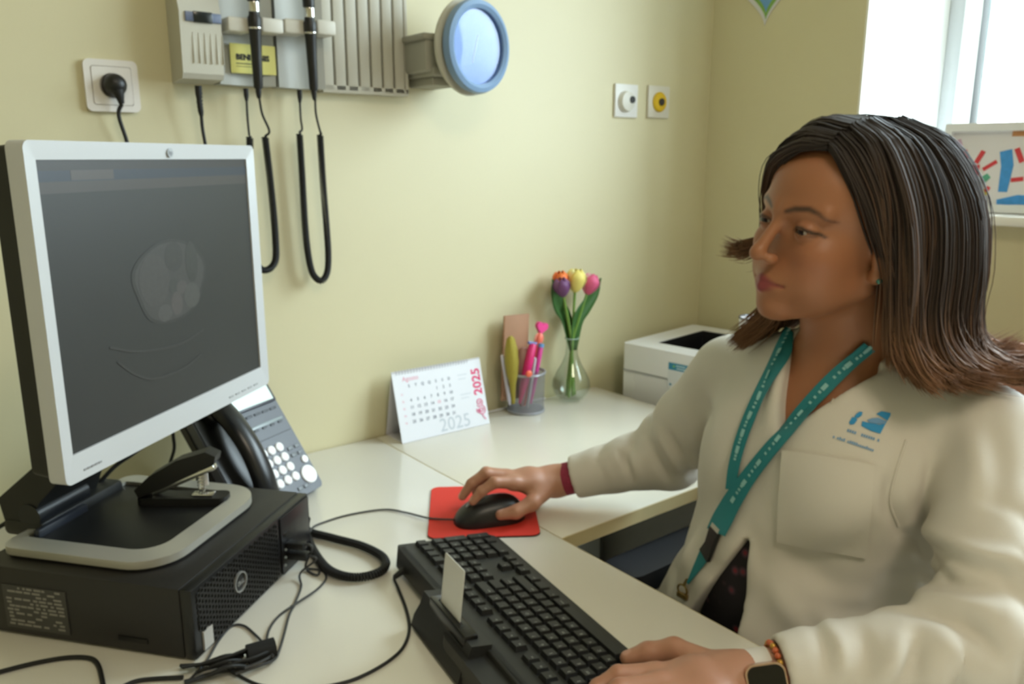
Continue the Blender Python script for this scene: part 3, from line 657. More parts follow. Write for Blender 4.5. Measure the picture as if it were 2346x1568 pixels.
for x in (-PW_+.02, -.02):
    for (y, z) in ((.004, -.03), (.17, -.03)): wv.append(tuple(TT @ Vector((x, y, z))))
    q = TT @ Vector((x, .17, -.03)); wv.append((q[0]+Bk[0]*.012, q[1]+Bk[1]*.012, ZD)); q = TT @ Vector((x, .004, -.03)); wv.append((q[0]+Bk[0]*.01, q[1]+Bk[1]*.01, ZD))
b.add(wv, [(0, 1, 2, 3), (7, 6, 5, 4), (0, 4, 5, 1), (1, 5, 6, 2), (2, 6, 7, 3), (3, 7, 4, 0)]); b.part('wedge_stand', m_telb, tel, world=True)
for r in range(4):
    for c_ in range(3):
        b = MB(); b.lathe([(.0082, -.001), (.0082, .0024), (.0066, .0036), (0, .0038)], 22, mtx=TT, c=(-.0490-.0195*(2-c_), .089-.0193*r, 0)); b.part('number_key', m_wk, tel, world=True)
MB().lathe([(.0070, -.001), (.0070, .0024), (.0056, .0036), (0, .0038)], 22, mtx=TT, c=(-.008-.003, .051, 0)).part('round_key', m_wk, tel, world=True)
MB().lathe([(.0165, -.001), (.0165, .0026), (.0150, .0036), (.0120, .0030), (0, .0028)], 32, mtx=TT, c=(-.0195, .024, 0)).part('navigation_key', m_wk, tel, 'large round white key', world=True)
m_sk = M('phone_key_grey', '6f7479', .4)
for (x, y) in ((-.028, .079), (-.011, .079), (-.028, .066), (-.011, .066), (-.052, .008), (-.037, .008)):
    MB().box(x-.006, x+.006, y-.0032, y+.0032, -.001, .0022, .0008, mtx=TT).part('function_key', m_sk, tel, world=True)
for k in range(5):
    MB().box(-.102+k*.0195, -.088+k*.0195, .1555, .1595, -.001, .0022, .0008, mtx=TT).part('line_key', M('phone_key_dark', '3e4148', .4), tel, world=True)
MB().box(-.105, -.008, .133, .1385, -.001, .0014, .0006, mtx=TT).part('label_strip', M('label_strip_grey', '8f9a9e', .3), tel, world=True)
for k in range(5):
    MB().box(-.1+k*.0195, -.091+k*.0195, .1285, .1325, -.001, .0018, .0006, mtx=TT).part('line_key', M('phone_key_dark'), tel, world=True)
MB().box(-.11, -.004, .110, .1115, -.001, .0008, mtx=TT).part('groove_line', M('phone_groove', '3a3c42', .5), tel, world=True)
MB().box(-.112, -.003, .168, .214, .0, .006, .003, mtx=TT).part('display_frame', M('phone_frame', '464952', .35), tel, world=True)
MB().box(-.107, -.010, .173, .209, .0055, .0066, mtx=TT).part('display', M('lcd_reflection_glow', 'c9dbd6', .08, spec=.8, emit=('cfe9e4', .5)), tel, 'pale display, window reflection put in as glow', world=True)  # emission stands in for the window mirrored in the display
# handset in its cradle on the left of the face
hs = thing('telephone_handset', 'black telephone handset resting in its cradle, left of the white keys', 'telephone handset', TT @ Matrix.Translation((-.142, .105, 0)))
hb = MB(); hx = -.142
pth = [(hx, .006, .016), (hx, .022, .022), (hx, .055, .034), (hx, .105, .040), (hx, .155, .034), (hx, .188, .022), (hx, .204, .016)]
P = smooth_path(pth, 6); k = len(P); rs = [.0262-.006*math.sin(math.pi*i/(k-1))**.7+(.003 if i < 5 or i > k-6 else 0) for i in range(k)]; rs[0] *= .55; rs[-1] *= .55; rs[1] *= .9; rs[-2] *= .9
hb.tube([tuple(p) for p in P], rs, 18, mtx=TT, flat=.72, up=(0, 0, 1)); hb.part('handle', m_telb, hs, world=True)
for y in (.020, .190):
    MB().lathe([(.024, -.002), (.026, .006), (.026, .016), (.020, .022), (0, .023)], 24, mtx=TT, c=(hx, y, 0)).part('ear_cap' if y > .1 else 'mouth_cap', m_telb, hs, world=True)
# thick coiled handset cord looping on the desk
cp = [onz(702, 1188, ZD+.010), onz(704, 1216, ZD+.007), onz(760, 1233, ZD+.0075), onz(830, 1252, ZD+.0075), onz(878, 1278, ZD+.0075), onz(880, 1303, ZD+.0075), onz(845, 1320, ZD+.0075), onz(795, 1322, ZD+.0075), onz(752, 1305, ZD+.0075), onz(722, 1268, ZD+.0075), onz(703, 1228, ZD+.013), onz(690, 1196, ZD+.016), onz(668, 1160, ZD+.016)]
P = np.array(smooth_path(cp, 24)); d = np.r_[0, np.cumsum(np.linalg.norm(np.diff(P, axis=0), axis=1))]; turns = int(d[-1]/.0040); S = turns*8
Q = np.array([np.interp(np.linspace(0, d[-1], S+1), d, P[:, i]) for i in range(3)]).T
Tn = np.gradient(Q, axis=0); Tn /= np.linalg.norm(Tn, axis=1)[:, None]; A = np.tile([0, 0, 1.], (S+1, 1)); A -= Tn*np.sum(A*Tn, 1)[:, None]; A /= np.linalg.norm(A, axis=1)[:, None]; Bn = np.cross(Tn, A)
ph = np.linspace(0, 2*np.pi*turns, S+1)[:, None]
b = MB(); b.tube(list(Q+.0048*(np.cos(ph)*A+np.sin(ph)*Bn)), .0021, 5); b.tube(list(P), .0042, 6)
b.part('coiled_cord', m_rub, hs, world=True)

# ------------------------------------------------------------------ mouse mat, mouse
mm = [onz(987, 1120, ZD), onz(1110, 1112, ZD), onz(1240, 1232, ZD), onz(977, 1238, ZD)]
mv = mm[3]-mm[0]; ml = np.linalg.norm(mv); my_ = mv/ml; mx_ = np.array([-my_[1], my_[0], 0]); mx_ *= np.sign(np.dot(mx_, mm[2]-mm[3]))
mw = .225; mh = .185
TMM = frame(mm[3]+mx_*.001, mx_, -my_, (0, 0, 1))
mat_ = thing('mouse_mat', 'red cloth mouse mat under the mouse', 'mouse mat', TMM)
# measured outline corners in the mat frame
cl = [TMM.inverted() @ Vector(p) for p in mm]
wx = (TMM.inverted() @ Vector(mm[2]))[0]
mW = max(wx, .17); mH = max((TMM.inverted() @ Vector(mm[0]))[1], .15)
MB().prism(rrect(mW, mH, .014, 6, mW/2, mH/2), .0004, .0022).part('rubber_base', M('mat_rubber', '2a2024', .8), mat_)
MB().prism(rrect(mW-.001, mH-.001, .014, 6, mW/2, mH/2), .0022, .0030).part('cloth_top', M('mat_red', 'd8372a', .75, noise=(500, .06), bump=(1500, .2)), mat_, 'red cloth top')
dm = np.array([-.934, .358, 0]); dm /= np.linalg.norm(dm); nm_ = np.array([-dm[1], dm[0], 0])
mcen = np.array([.7295, -.4795, ZD+.0032]); TMo = frame(mcen, dm, nm_, (0, 0, 1))      # x to the front of the mouse
ms = thing('computer_mouse', 'black computer mouse under the woman\'s right hand', 'computer mouse', TMo)
def mouse_shell(sx, sy, h, z0=0.):
    v = []; f = []; nu, nv = 28, 12
    for i in range(nv+1):
        t = i/nv*math.pi/2
        for j in range(nu):
            q = 2*math.pi*j/nu; ct = math.cos(t)**.55; x = math.copysign(abs(math.cos(q))**.8, math.cos(q))*sx*ct; y = math.copysign(abs(math.sin(q))**.8, math.sin(q))*sy*ct
            y *= 1-.10*math.cos(math.pi*x/sx)*.5
            z = z0+h*math.sin(t)*(1-.28*(x/sx)*.5-.22*max(0, x/sx)**2)
            v.append((x, y, z))
    for i in range(nv):
        for j in range(nu): f.append((i*nu+j, i*nu+(j+1) % nu, (i+1)*nu+(j+1) % nu, (i+1)*nu+j))
    f.append(tuple(range(nu-1, -1, -1))); f.append(tuple(nv*nu+j for j in range(nu)))
    return MB().add(v, f)
mouse_shell(.059, .0325, .038).part('shell', M('mouse_black', '1c1c1d', .38), ms, ang=60)
MB().lathe([(.0, -.0035), (.0085, -.003), (.0095, 0), (.0085, .003), (0, .0035)], 20, mtx=Matrix.Translation((.030, 0, .0245)) @ Matrix.Rotation(rad(90), 4, 'X')).part('scroll_wheel', M('wheel_silver', 'a6abb0', .3, metal=.3), ms, 'silver wheel')
MB().tube(smooth_path([(.050, .0004, .030*.55), (.030, .0004, .0305), (.0, .0004, .0375)], 6), .0007, 5).part('button_seam', M('seam_black', '050505', .6), ms)
cq = [TMo @ Vector((.055, 0, .007)), Vector(onz(985, 1188, ZD+.005)), Vector(onz(930, 1175, ZD+.003)), Vector(onz(880, 1168, ZD+.003)), Vector(onz(800, 1180, ZD+.003)), Vector(onz(740, 1198, ZD+.004)), Vector(onz(716, 1210, ZD+.012)), Vector(onz(706, 1232, ZD+.016)), Vector(onz(712, 1258, ZD+.010)), Vector(onz(730, 1290, ZD+.003)), Vector(onz(728, 1318, ZD+.003))]
cq = [np.array(p) for p in cq]
usbA = np.array(TPF @ Vector((.218, .046, .014)))
cq += [onz(700, 1300, ZD+.006), np.array(TPF @ Vector((.218, .046, .040))), usbA]
MB().tube(smooth_path(cq, 7), .0017, 7).part('cord', M('cord_grey', '3a3b3d', .5), ms, world=True)
MB().box(.211, .225, .041, .051, .003, .030, .002, mtx=TPF).part('usb_plug', m_blk, ms, world=True)

# ------------------------------------------------------------------ keyboard with card reader
yk = rad(-9.4)
KX = np.array([math.sin(yk), -math.cos(yk), 0]); KY = np.array([-math.cos(yk), -math.sin(yk), 0])    # KX: from the right (number pad) end to the left end; KY: to the rear
kb0 = np.array([.6845, -.548, ZD])        # front right corner on the desk
tilt = rad(6.5); KYt = KY*math.cos(tilt)+np.array([0, 0, 1])*math.sin(tilt); KN = np.cross(KX, KYt); KN = KN if KN[2] > 0 else -KN
# use u = from left end to right end so that (u, rear, up) is right handed
KU = -KX
KL, KD = .442, .157
TK = frame(kb0+KX*KL+np.array([0, 0, .006]), KU, KYt, np.cross(KU, KYt))
kb = thing('keyboard', 'black desktop keyboard with a card slot along its back edge', 'keyboard', TK)
m_kb = M('keyboard_black', '242423', .5, bump=(900, .08)); m_key = M('key_black', '1d1e1f', .45)
MB().prism(rrect(KL, KD, (.022, .005, .005, .022), 6, KL/2, KD/2), -.004, .013).part('case', m_kb, kb)
b = MB(); b.box(.006, KL-.006, KD-.012, KD+.002, -.018, .013, .003); b.part('rear_wall', m_kb, kb)
for x in (.05, KL-.05): MB().box(x-.012, x+.012, KD-.016, KD-.004, -.024, -.012, .002).part('foot', m_blk, kb)
# keys
pk = .0190; kx0 = .0105
kme = {}
legends = MB()
def key(cx, cy, w=1., h=1., txt=None):
    kk = (w, h)
    if kk not in kme:
        m_ = MB(); a, c_ = (w*pk-.0022)/2, (h*pk-.0022)/2
        v = [(-a, -c_, 0), (a, -c_, 0), (a, c_, 0), (-a, c_, 0)]; t = .0022
        v += [(-a+t, -c_+t, .0065), (a-t, -c_+t, .0065), (a-t, c_-t*.6, .0068), (-a+t, c_-t*.6, .0068)]
        m_.add(v, [(0, 1, 5, 4), (1, 2, 6, 5), (2, 3, 7, 6), (3, 0, 4, 7), (4, 5, 6, 7)]); kme[kk] = m_.mesh('key', m_key, flat=True)
    o = bpy.data.objects.new('key', kme[kk]); COL.objects.link(o); o.parent = kb; o.location = (cx, cy, .0125)
    if txt:
        s_ = .0058 if len(txt) == 1 else .0036
        v, f = text_geo(txt, s_); legends.add(v, f, Matrix.Translation((cx-(w*pk)/2+.0046, cy-.0005, .0196)))
def row(x, y, items):
    for it in items:
        if isinstance(it, (int, float)): x += it*pk; continue
        t, w = it if isinstance(it, tuple) else (it, 1.)
        key(x+w*pk/2, y, w, 1., t); x += w*pk
y0 = .022
ry_ = [y0+i*pk for i in range(5)]
row(kx0, ry_[0], [('Ctrl', 1.25), ('Alt', 1.25), ('Alt', 1.25), ('', 6.25), ('AltGr', 1.25), ('Fn', 1.25), ('', 1.25), ('Ctrl', 1.25)])
row(kx0, ry_[1], [('Shift', 1.25), '<', 'Z', 'X', 'C', 'V', 'B', 'N', 'M', ',', '.', '-', ('Shift', 2.75)])
row(kx0, ry_[2], [('Caps', 1.75), 'A', 'S', 'D', 'F', 'G', 'H', 'J', 'K', 'L', 'Ç', 'º', '~', ('Enter', 1.25)])
row(kx0, ry_[3], [('Tab', 1.5), 'Q', 'W', 'E', 'R', 'T', 'Y', 'U', 'I', 'O', 'P', '+', '´', ('', 1.5)])
row(kx0, ry_[4], ['\\', '1', '2', '3', '4', '5', '6', '7', '8', '9', '0', "'", '«', ('Back', 2.)])
yF = ry_[4]+pk*1.3
row(kx0, yF, ['Esc', 1., 'F1', 'F2', 'F3', 'F4', .5, 'F5', 'F6', 'F7', 'F8', .5, 'F9', 'F10', 'F11', 'F12'])
xn = kx0+15.25*pk
row(xn, yF, ['Prt', 'Scr', 'Pse']); row(xn, ry_[4], ['Ins', 'Hom', 'PgU']); row(xn, ry_[3], ['Del', 'End', 'PgD']); row(xn, ry_[1], [1., '^']); row(xn, ry_[0], ['<', 'v', '>'])
xp = xn+3.25*pk
row(xp, ry_[4], ['Num', '/', '*', '-']); row(xp, ry_[3], ['7', '8', '9']); row(xp, ry_[2], ['4', '5', '6']); row(xp, ry_[1], ['1', '2', '3']); row(xp, ry_[0], [('0', 2.), '.'])
key(xp+3.5*pk, (ry_[3]+ry_[2])/2, 1., 2., '+'); key(xp+3.5*pk, (ry_[1]+ry_[0])/2, 1., 2., 'Ent')
row(xp, yF, ['', '', '', ''])
legends.part('key_legends', M('legend_grey', 'a8aaa8', .5), kb, kind='stuff', flat=True)
# reader housing along the rear edge
xr0, xr1 = .152, .290
b = MB(); prf = [(KD-.004, -.022), (KD+.036, -.024), (KD+.033, -.010), (KD+.026, .004), (KD+.022, .020), (KD-.004, .0185)]
b.prism(prf, xr0, xr1, mtx=frame((0, 0, 0), (0, 1, 0), (0, 0, 1), (1, 0, 0))); b.part('card_reader', m_kb, kb)
b = MB(); b.box(xr0+.014, xr1-.022, KD+.006, KD+.0245, .0060, .0250, .003); b.part('reader_lip', M('reader_gloss', '121213', .25), kb)
MB().box(xr0+.035, xr1-.035, KD+.0145, KD+.0180, .0248, .0254).part('card_slot', M('slot_black', '040404', .6), kb)
MB().prism(rrect(.19, .06, .03, 8, xr0-.02, KD+.002), -.024, .006).part('reader_skirt', m_kb, kb)
kc = [np.array(TK @ Vector((.408, KD+.000, -.010))), np.array(TK @ Vector((.403, KD+.016, -.016)))]
kq = kc+[onz(912, 1348, ZD+.003), onz(930, 1395, ZD+.002), onz(938, 1440, ZD+.002), onz(926, 1480, ZD+.002), onz(895, 1512, ZD+.002), onz(840, 1545, ZD+.002), onz(780, 1567, ZD+.002), onz(690, 1580, ZD+.002), onz(600, 1572, ZD+.003), onz(545, 1548, ZD+.006), onz(520, 1532, ZD+.008)]
b = MB(); b.tube(smooth_path(kq, 7), .0021, 7); b.tube(kc, [.005, .0035], 8); b.part('cord', m_rub, kb, world=True)
# card standing in the slot
cb = onpl(1042, 1412, np.array(TK @ Vector((0, KD+.016, .02))), KYt/np.linalg.norm(KYt))
cu = (TK.inverted() @ Vector(cb))[0]
TC = TK @ Matrix.Translation(((xr0+xr1)/2+.002, KD+.0163, .0215))
cd_ = thing('smart_card', 'white plastic card standing upright in the keyboard slot', 'card', TC)
MB().prism(rrect(.054, .072, .003, 4, 0, .032), -.0004, .0004, mtx=frame((0, 0, 0), (1, 0, 0), (0, 0, 1), (0, -1, 0))).part('card_body', M('card_white', 'e4e2de', .35), cd_)
MB().box(-.020, .012, -.0009, -.0003, .040, .041).part('card_line', M('card_grey', 'b9b7b4', .5), cd_)

# ------------------------------------------------------------------ loose cables on the desk
def cable(name, label, pts, r, mat=m_rub, n=7): return MB().tube(smooth_path(pts, n), r, 7).solo(name, mat, label, 'cable')
ux = np.array(TPF @ Vector((.218, .030, .012)))
us = thing('usb_cable', 'thin grey cable with a black plug, in the front of the computer', 'cable', Matrix.Translation(ux*np.array([1, 1, 0])+np.array([0, 0, ZD])))
MB().box(.211, .225, .025, .035, .003, .034, .002, mtx=TPF).part('plug', m_blk, us, world=True)
uq = [ux, np.array(TPF @ Vector((.219, .028, .045))), onz(688, 1314, ZD+.008), onz(690, 1345, ZD+.002), onz(676, 1382, ZD+.002), onz(662, 1412, ZD+.002), onz(652, 1450, ZD+.002), onz(640, 1490, ZD+.003), onz(628, 1512, ZD+.006), onz(590, 1528, ZD+.010), onz(540, 1545, ZD+.009)]
MB().tube(smooth_path(uq, 7), .0016, 7).part('cord', M('cord_grey'), us, world=True)
cable('cable', 'thin grey cable looping right beside the computer front', [onz(700, 1303, ZD+.004), onz(738, 1308, ZD+.002), onz(747, 1326, ZD+.002), onz(728, 1350, ZD+.002), onz(690, 1376, ZD+.0052), onz(664, 1393, ZD+.0052), onz(636, 1415, ZD+.002), onz(616, 1445, ZD+.002), onz(612, 1475, ZD+.003), onz(622, 1500, ZD+.009), onz(600, 1516, ZD+.014), onz(560, 1532, ZD+.014)], .0016, M('cord_grey'))
cable('cable', 'thin grey cable bending round the computer\'s near corner to the bundle', [onz(425, 1568, ZD+.002), onz(470, 1520, ZD+.0022), onz(500, 1470, ZD+.0022), onz(530, 1436, ZD+.002), onz(558, 1434, ZD+.002), onz(585, 1455, ZD+.002), onz(608, 1480, ZD+.0062), onz(626, 1505, ZD+.012)], .0015, M('cord_grey'))
cable('cable', 'thick black cable curving across the bottom left desk corner', [onz(-40, 1552, ZD+.003), onz(0, 1540, ZD+.003), onz(80, 1520, ZD+.003), onz(150, 1508, ZD+.003), onz(200, 1508, ZD+.003), onz(222, 1520, ZD+.003), onz(232, 1548, ZD+.003), onz(240, 1600, ZD+.003), onz(245, 1650, ZD+.003)], .0029)
bun = thing('cable_bundle', 'tied bundle of folded black cable at the bottom edge', 'cable', Matrix.Translation(onz(540, 1530, ZD)))
bp = [np.array([*onz(u, v, ZD)[:2], ZD]) for u, v in ((630, 1500), (520, 1540), (420, 1560))]
b = MB()
for k in range(7):
    oz = .004+.0042*(k % 4); off = (k-3)*.0042; dr = bp[2]-bp[0]; dr /= np.linalg.norm(dr); pr = np.array([-dr[1], dr[0], 0])
    pts = [bp[0]+pr*off*.6+dr*.006*(k % 3)+np.array([0, 0, oz]), (bp[0]+bp[1])/2+pr*off*1.2+np.array([0, 0, oz+.003]), bp[1]+pr*off*.8+np.array([0, 0, oz+.002]), (bp[1]+bp[2])/2+pr*off*1.5+np.array([0, 0, oz]), bp[2]+pr*off*2+np.array([0, 0, oz])]
    b.tube(smooth_path(pts, 6), .0021, 6)
for k in range(3):
    c0 = bp[1]+pr*(.012*(k-1)); pts = [c0-dr*.02+np.array([0, 0, .006]), c0+pr*.01+np.array([0, 0, .020]), c0+dr*.03+np.array([0, 0, .010]), c0-pr*.012+dr*.02+np.array([0, 0, .004])]
    b.tube(smooth_path(pts, 6, True), .0020, 6, closed=True)
b.part('folded_cord', m_rub, bun, world=True)
MB().tube([bp[0]*.72+bp[1]*.28+np.array([0, 0, .010])-dr*.016, bp[0]*.72+bp[1]*.28+np.array([0, 0, .010])+dr*.016], .0125, 14).part('cable_tie', M('hook_tape_black', '101010', .85), bun, world=True)
b = MB(); b.tube(smooth_path([bp[2]+np.array([0, 0, .004]), onz(355, 1556, ZD+.003), onz(310, 1562, ZD+.003), onz(270, 1580, ZD+.003)], 6), .0027, 7); b.part('cord_tail', m_rub, bun, world=True)
# power cables behind the monitor
zt_ = np.array(TB @ Vector((.02, .075, .10)))
cable('cable', 'black cable running down from behind the monitor\'s lower edge', [onz(200, 1130, ZD+.10), ony(222, 1112, -.22), ony(265, 1068, -.22), ony(305, 1040, -.22), ony(350, 1005, -.2), ony(380, 960, -.2)], .0032)
cable('cable', 'thin black cable hanging behind the monitor above the stapler', [ony(394, 960, -.03), ony(397, 1000, -.025), ony(399, 1030, -.02), ony(388, 1070, -.012), ony(384, 1120, -.010), np.array([ony(384, 1120, -.010)[0], -.012, ZD+.003])], .003)
cable('cable', 'black cable leaving left behind the monitor stand', [ony(-40, 1225, -.20), ony(0, 1207, -.20), ony(40, 1180, -.21), ony(80, 1150, -.22), ony(110, 1120, -.23)], .0032)

# ------------------------------------------------------------------ desk calendar
ca = onz(922, 1018, ZD); cb_ = onz(1122, 971, ZD); ce = cb_-ca; cw = np.linalg.norm(ce); ce /= cw; cbk = np.array([-ce[1], ce[0], 0])
TCa = frame(ca, ce, cbk, (0, 0, 1))
cal = thing('desk_calendar', 'white standing desk calendar with pink 2025 along its edge', 'calendar', TCa)
ch = .150; cz = .1415; cdp = .038
up_ = np.array([0, cdp, cz]); up_ /= np.linalg.norm(up_)
nrm = np.array([0, -up_[2], up_[1]])
TF_ = frame((0, 0, .0005), (1, 0, 0), up_, nrm)
m_pap = M('calendar_paper', 'e6e9f2', .5)
MB().box(0, cw, 0, ch, -.0012, .0, mtx=TF_).part('front_page', m_pap, cal)
up2 = np.array([0, cdp-.071, cz]); up2 /= np.linalg.norm(up2)
TBk = frame((0, .071, .0005), (1, 0, 0), up2, np.cross([1, 0, 0], up2))
MB().box(0, cw, 0, ch*.985, -.0010, .0, mtx=TBk).part('back_board', M('calendar_board', 'cfcdd2', .6), cal)
MB().box(.002, cw-.002, .0015, .071, .0, .0010).part('base_board', M('calendar_board'), cal)
b = MB()
for i in range(26):
    x = .010+i*(cw-.046)/25; c0 = np.array([x, cdp, cz+.0005])
    b.tube([c0+np.array([0, .0035*math.cos(a), .0042*math.sin(a)]) for a in np.linspace(0, 2*math.pi, 9)[:-1]], .0006, 4, closed=True)
b.part('wire_binding', M('binding_wire', 'b4b6c0', .35, metal=.6), cal)
TL = lambda x, y, z=.0004: TF_ @ Matrix.Translation((x, y, z))
m_pk = M('calendar_pink', 'df3f78', .5); m_pk2 = M('calendar_pale_pink', 'e39ab2', .5); m_ci = M('calendar_ink', '6d7689', .5); m_cg = M('calendar_grey', 'c6ced9', .5)
fp = cal
b = MB(); v, f = text_geo('Agosto', .0135); b.add(v, f, TL(.022, ch-.023)); b.part('month_lettering', m_pk2, cal, 'pale pink month name')
b = MB(); r2 = MB(); wk = MB()
gx0, gdx, gy0, gdy = .036, .0165, ch-.037, .0151
for i, t in enumerate('STQQSSD'):
    v, f = text_geo(t, .0085, 'CENTER', bold=.0002); b.add(v, f, TL(gx0+i*gdx, gy0))
day = 1
for w_i in range(5):
    v, f = text_geo(str(31+w_i), .0062, 'CENTER'); wk.add(v, f, TL(.017, gy0-(w_i+1)*gdy))
    for i in range(7):
        if (w_i == 0 and i < 4) or day > 31: continue
        v, f = text_geo(str(day), .0088, 'CENTER', bold=.0002); (r2 if day == 15 else b).add(v, f, TL(gx0+i*gdx, gy0-(w_i+1)*gdy)); day += 1
b.part('day_grid', m_ci, cal, kind=None); r2.part('holiday_number', m_pk2, cal, 'pink day number'); wk.part('week_numbers', m_pk2, cal)
b = MB()
for k, (yy, w) in enumerate(((.118, .03), (.109, .024), (.075, .034), (.067, .026))): b.box(.158, .158+w*.8, yy, yy+.0012, .0002, .0005, mtx=TF_)
b.part('note_lines', m_cg, cal)
b = MB(); v, f = text_geo('2025', .040); b.add(v, f, TL(.094, .006)); b.part('year_lettering', m_cg, cal, 'large grey 2025')
b = MB(); v, f = text_geo('2025', .030, bold=.0008); b.add(v, f, TL(cw-.0075, .068) @ Matrix.Rotation(rad(90), 4, 'Z')); b.part('side_year_lettering', m_pk, cal, 'pink upright 2025')
b = MB()
def sp_(cx, cy, r, a0, turns, sgn=1, n=26): return [(cx+r*(1-t*.8)*math.cos(a0+sgn*t*turns*2*math.pi), cy+r*(1-t*.8)*math.sin(a0+sgn*t*turns*2*math.pi), .0006) for t in np.linspace(0, 1, n)]
for s_ in (sp_(cw-.019, .052, .0085, -.8, 1.4), sp_(cw-.016, .033, .0105, 1.2, 1.6, -1), sp_(cw-.023, .034, .006, 2.4, 1.2), [(cw-.012, .045, .0006), (cw-.022, .042, .0006), (cw-.026, .046, .0006)], [(cw-.016, .024, .0006), (cw-.012, .016, .0006), (cw-.008, .012, .0006)]):
    b.tube([np.array(TF_ @ Vector(p)) for p in s_], .0011, 5)
b.part('swirl_print', M('calendar_mid_pink', 'e879a4', .5), cal, 'pink swirl ornament')

# ------------------------------------------------------------------ pencil cup and what stands in it
cc = np.array([*onz(1193, 936, ZD)[:2], ZD])
cc = onz(1192, 934, ZD)*1.; cc[1] = min(cc[1], -.052); cc[0] -= .004
Tcup = Matrix.Translation(cc)
cup = thing('pencil_cup', 'grey wire mesh pencil cup full of pens', 'pencil cup', Tcup)
m_mesh = M('wire_mesh_grey', '8a8d98', .4, metal=.3, trans=.58); m_cupr = M('cup_rim_grey', 'a4a7b0', .35, metal=.4)
RC, HC = .0450, .096
MB().lathe([(RC-.0025, .003), (RC, HC-.003)], 40).part('mesh_wall', m_mesh, cup)
MB().tube([(RC*math.cos(a), RC*math.sin(a), HC-.002) for a in np.linspace(0, 2*math.pi, 41)[:-1]], .0028, 8, closed=True).part('rim', m_cupr, cup)
MB().lathe([(0, .0005), (RC-.001, .0005), (RC, .003), (RC-.001, .006), (0, .006)], 40).part('base', m_cupr, cup)
def stick(name, label, cat, u0, v0, u1, v1, yb, yt, prof, mat, group='things standing in the pencil cup', flat=1.):
    """a pen-like thing from a point inside the cup to its top"""
    p = ony(u0, v0, yb); q = ony(u1, v1, yt); ax = q-p; L = np.linalg.norm(ax); ax /= L
    ex = np.array([1., 0, 0]); ex -= ax*ex.dot(ax); ex /= np.linalg.norm(ex)
    T = frame(p, ex, np.cross(ax, ex), ax); o = thing(name, label, cat, T, group)
    MB().lathe([(r, t*L) for r, t in prof], 16, mtx=Matrix.Diagonal((1, flat, 1, 1))).part('barrel', mat, o); return o, L
yc = cc[1]
T = frame(ony(1186, 935, yc+.016), (1, 0, 0), (0, 1, 0), (0, 0, 1))
pA, pB, pC_ = ony(1155, 724, yc+.020), ony(1211, 719, yc+.020), ony(1182, 930, yc+.022)
exn = pB-pA; wn = np.linalg.norm(exn); exn /= wn; eyn = np.array([.10, 0, -1.]); eyn -= exn*eyn.dot(exn); eyn /= np.linalg.norm(eyn)
Tn_ = frame(pA, exn, eyn, np.cross(exn, eyn))
nbk = thing('notebook', 'small brown notebook standing in the pencil cup', 'notebook', Tn_, 'things standing in the pencil cup')
MB().box(0, wn, 0, .20, -.003, .003, .0008).part('cover', M('kraft_brown', 'a97f63', .6, noise=(40, .06)), nbk); MB().box(.001, wn-.0005, .001, .199, -.0022, .0022).part('pages', M('page_cream', 'd9cdb8', .7), nbk)
stick('glitter_pen', 'fat gold glitter pen standing in the pencil cup', 'pen', 1176, 925, 1170, 771, yc-.020, yc-.024, [(.004, 0), (.008, .30), (.0135, .45), (.0165, .62), (.015, .80), (.0095, .96), (.004, 1), (0, 1)], M('gold_glitter', 'a89a3e', .35, metal=.5, noise=(700, .5), bump=(600, .9)))
o, L = stick('heart_pen', 'orange pen topped by a pink heart, in the pencil cup', 'pen', 1200, 930, 1238, 762, yc+.004, yc+.004, [(.004, 0), (.0045, .8), (.0085, .84), (.0110, .90), (.0085, .97), (.004, 1), (0, 1)], M('coral_plastic', 'f07a66', .3))
b = MB(); b.prism(heart(.0175), -.005, .005, mtx=frame((0, 0, L+.012), (1, 0, 0), (0, 0, 1), (0, -1, 0))); b.part('heart_topper', M('pink_plastic', 'ee4f9a', .3), o, 'pink heart')
MB().tube([(.012*math.cos(a), 0, L*.92+.012*math.sin(a)) for a in np.linspace(0, 2*math.pi, 25)[:-1]], .0022, 6, closed=True).part('ring_charm', M('coral_clear', 'f6a79a', .2), o)
o, L = stick('pen', 'thick magenta pen with blue collar, in the pencil cup', 'pen', 1190, 925, 1221, 788, yc-.018, yc-.012, [(.003, 0), (.0085, .25), (.0105, .6), (.0095, .97), (.006, 1), (0, 1)], M('magenta', 'd42372', .35))
MB().tube([(-.014, 0, L), (.010, 0, L+.002)], .0035, 8).part('collar', M('collar_blue', '6a78b8', .4), o, 'blue collar')
o, L = stick('pen', 'slim magenta pen on the cup\'s right side', 'pen', 1215, 925, 1240, 790, yc-.010, yc-.006, [(.003, 0), (.0055, .2), (.0062, .97), (.004, 1), (0, 1)], M('magenta_violet', 'cf3f94', .35))
MB().lathe([(.007, L*.955), (.007, L+.002), (0, L+.003)], 12).part('cap_end', M('cap_blue', '6fa0d8', .35), o, 'blue end')
stick('pen', 'grey white pen leaning between the magenta pens', 'pen', 1208, 935, 1226, 818, yc-.016, yc-.012, [(.002, 0), (.004, .1), (.0045, .96), (0, 1)], M('pen_grey', 'c2bfc4', .35))
stick('pen', 'white pen leaning out of the cup\'s left side', 'pen', 1168, 928, 1150, 812, yc-.004, yc-.002, [(.002, 0), (.0042, .1), (.0042, .97), (0, 1)], M('pen_lilac', 'd4d0e0', .35))
stick('marker', 'round-topped dusty pink marker in the pencil cup\'s middle', 'pen', 1195, 930, 1201, 797, yc+.006, yc+.008, [(.006, 0), (.011, .4), (.0135, .8), (.011, .95), (.005, 1), (0, 1)], M('dusty_pink', 'b28a86', .45))
cl_ = ony(1212, 857, yc-.042)
MB().ball(tuple(cl_), (.009, .005, .008), 14, 10).solo('clip_charm', M('orange_red', 'ee6b4e', .4), 'orange red charm clipped on the cup\'s rim', 'charm')
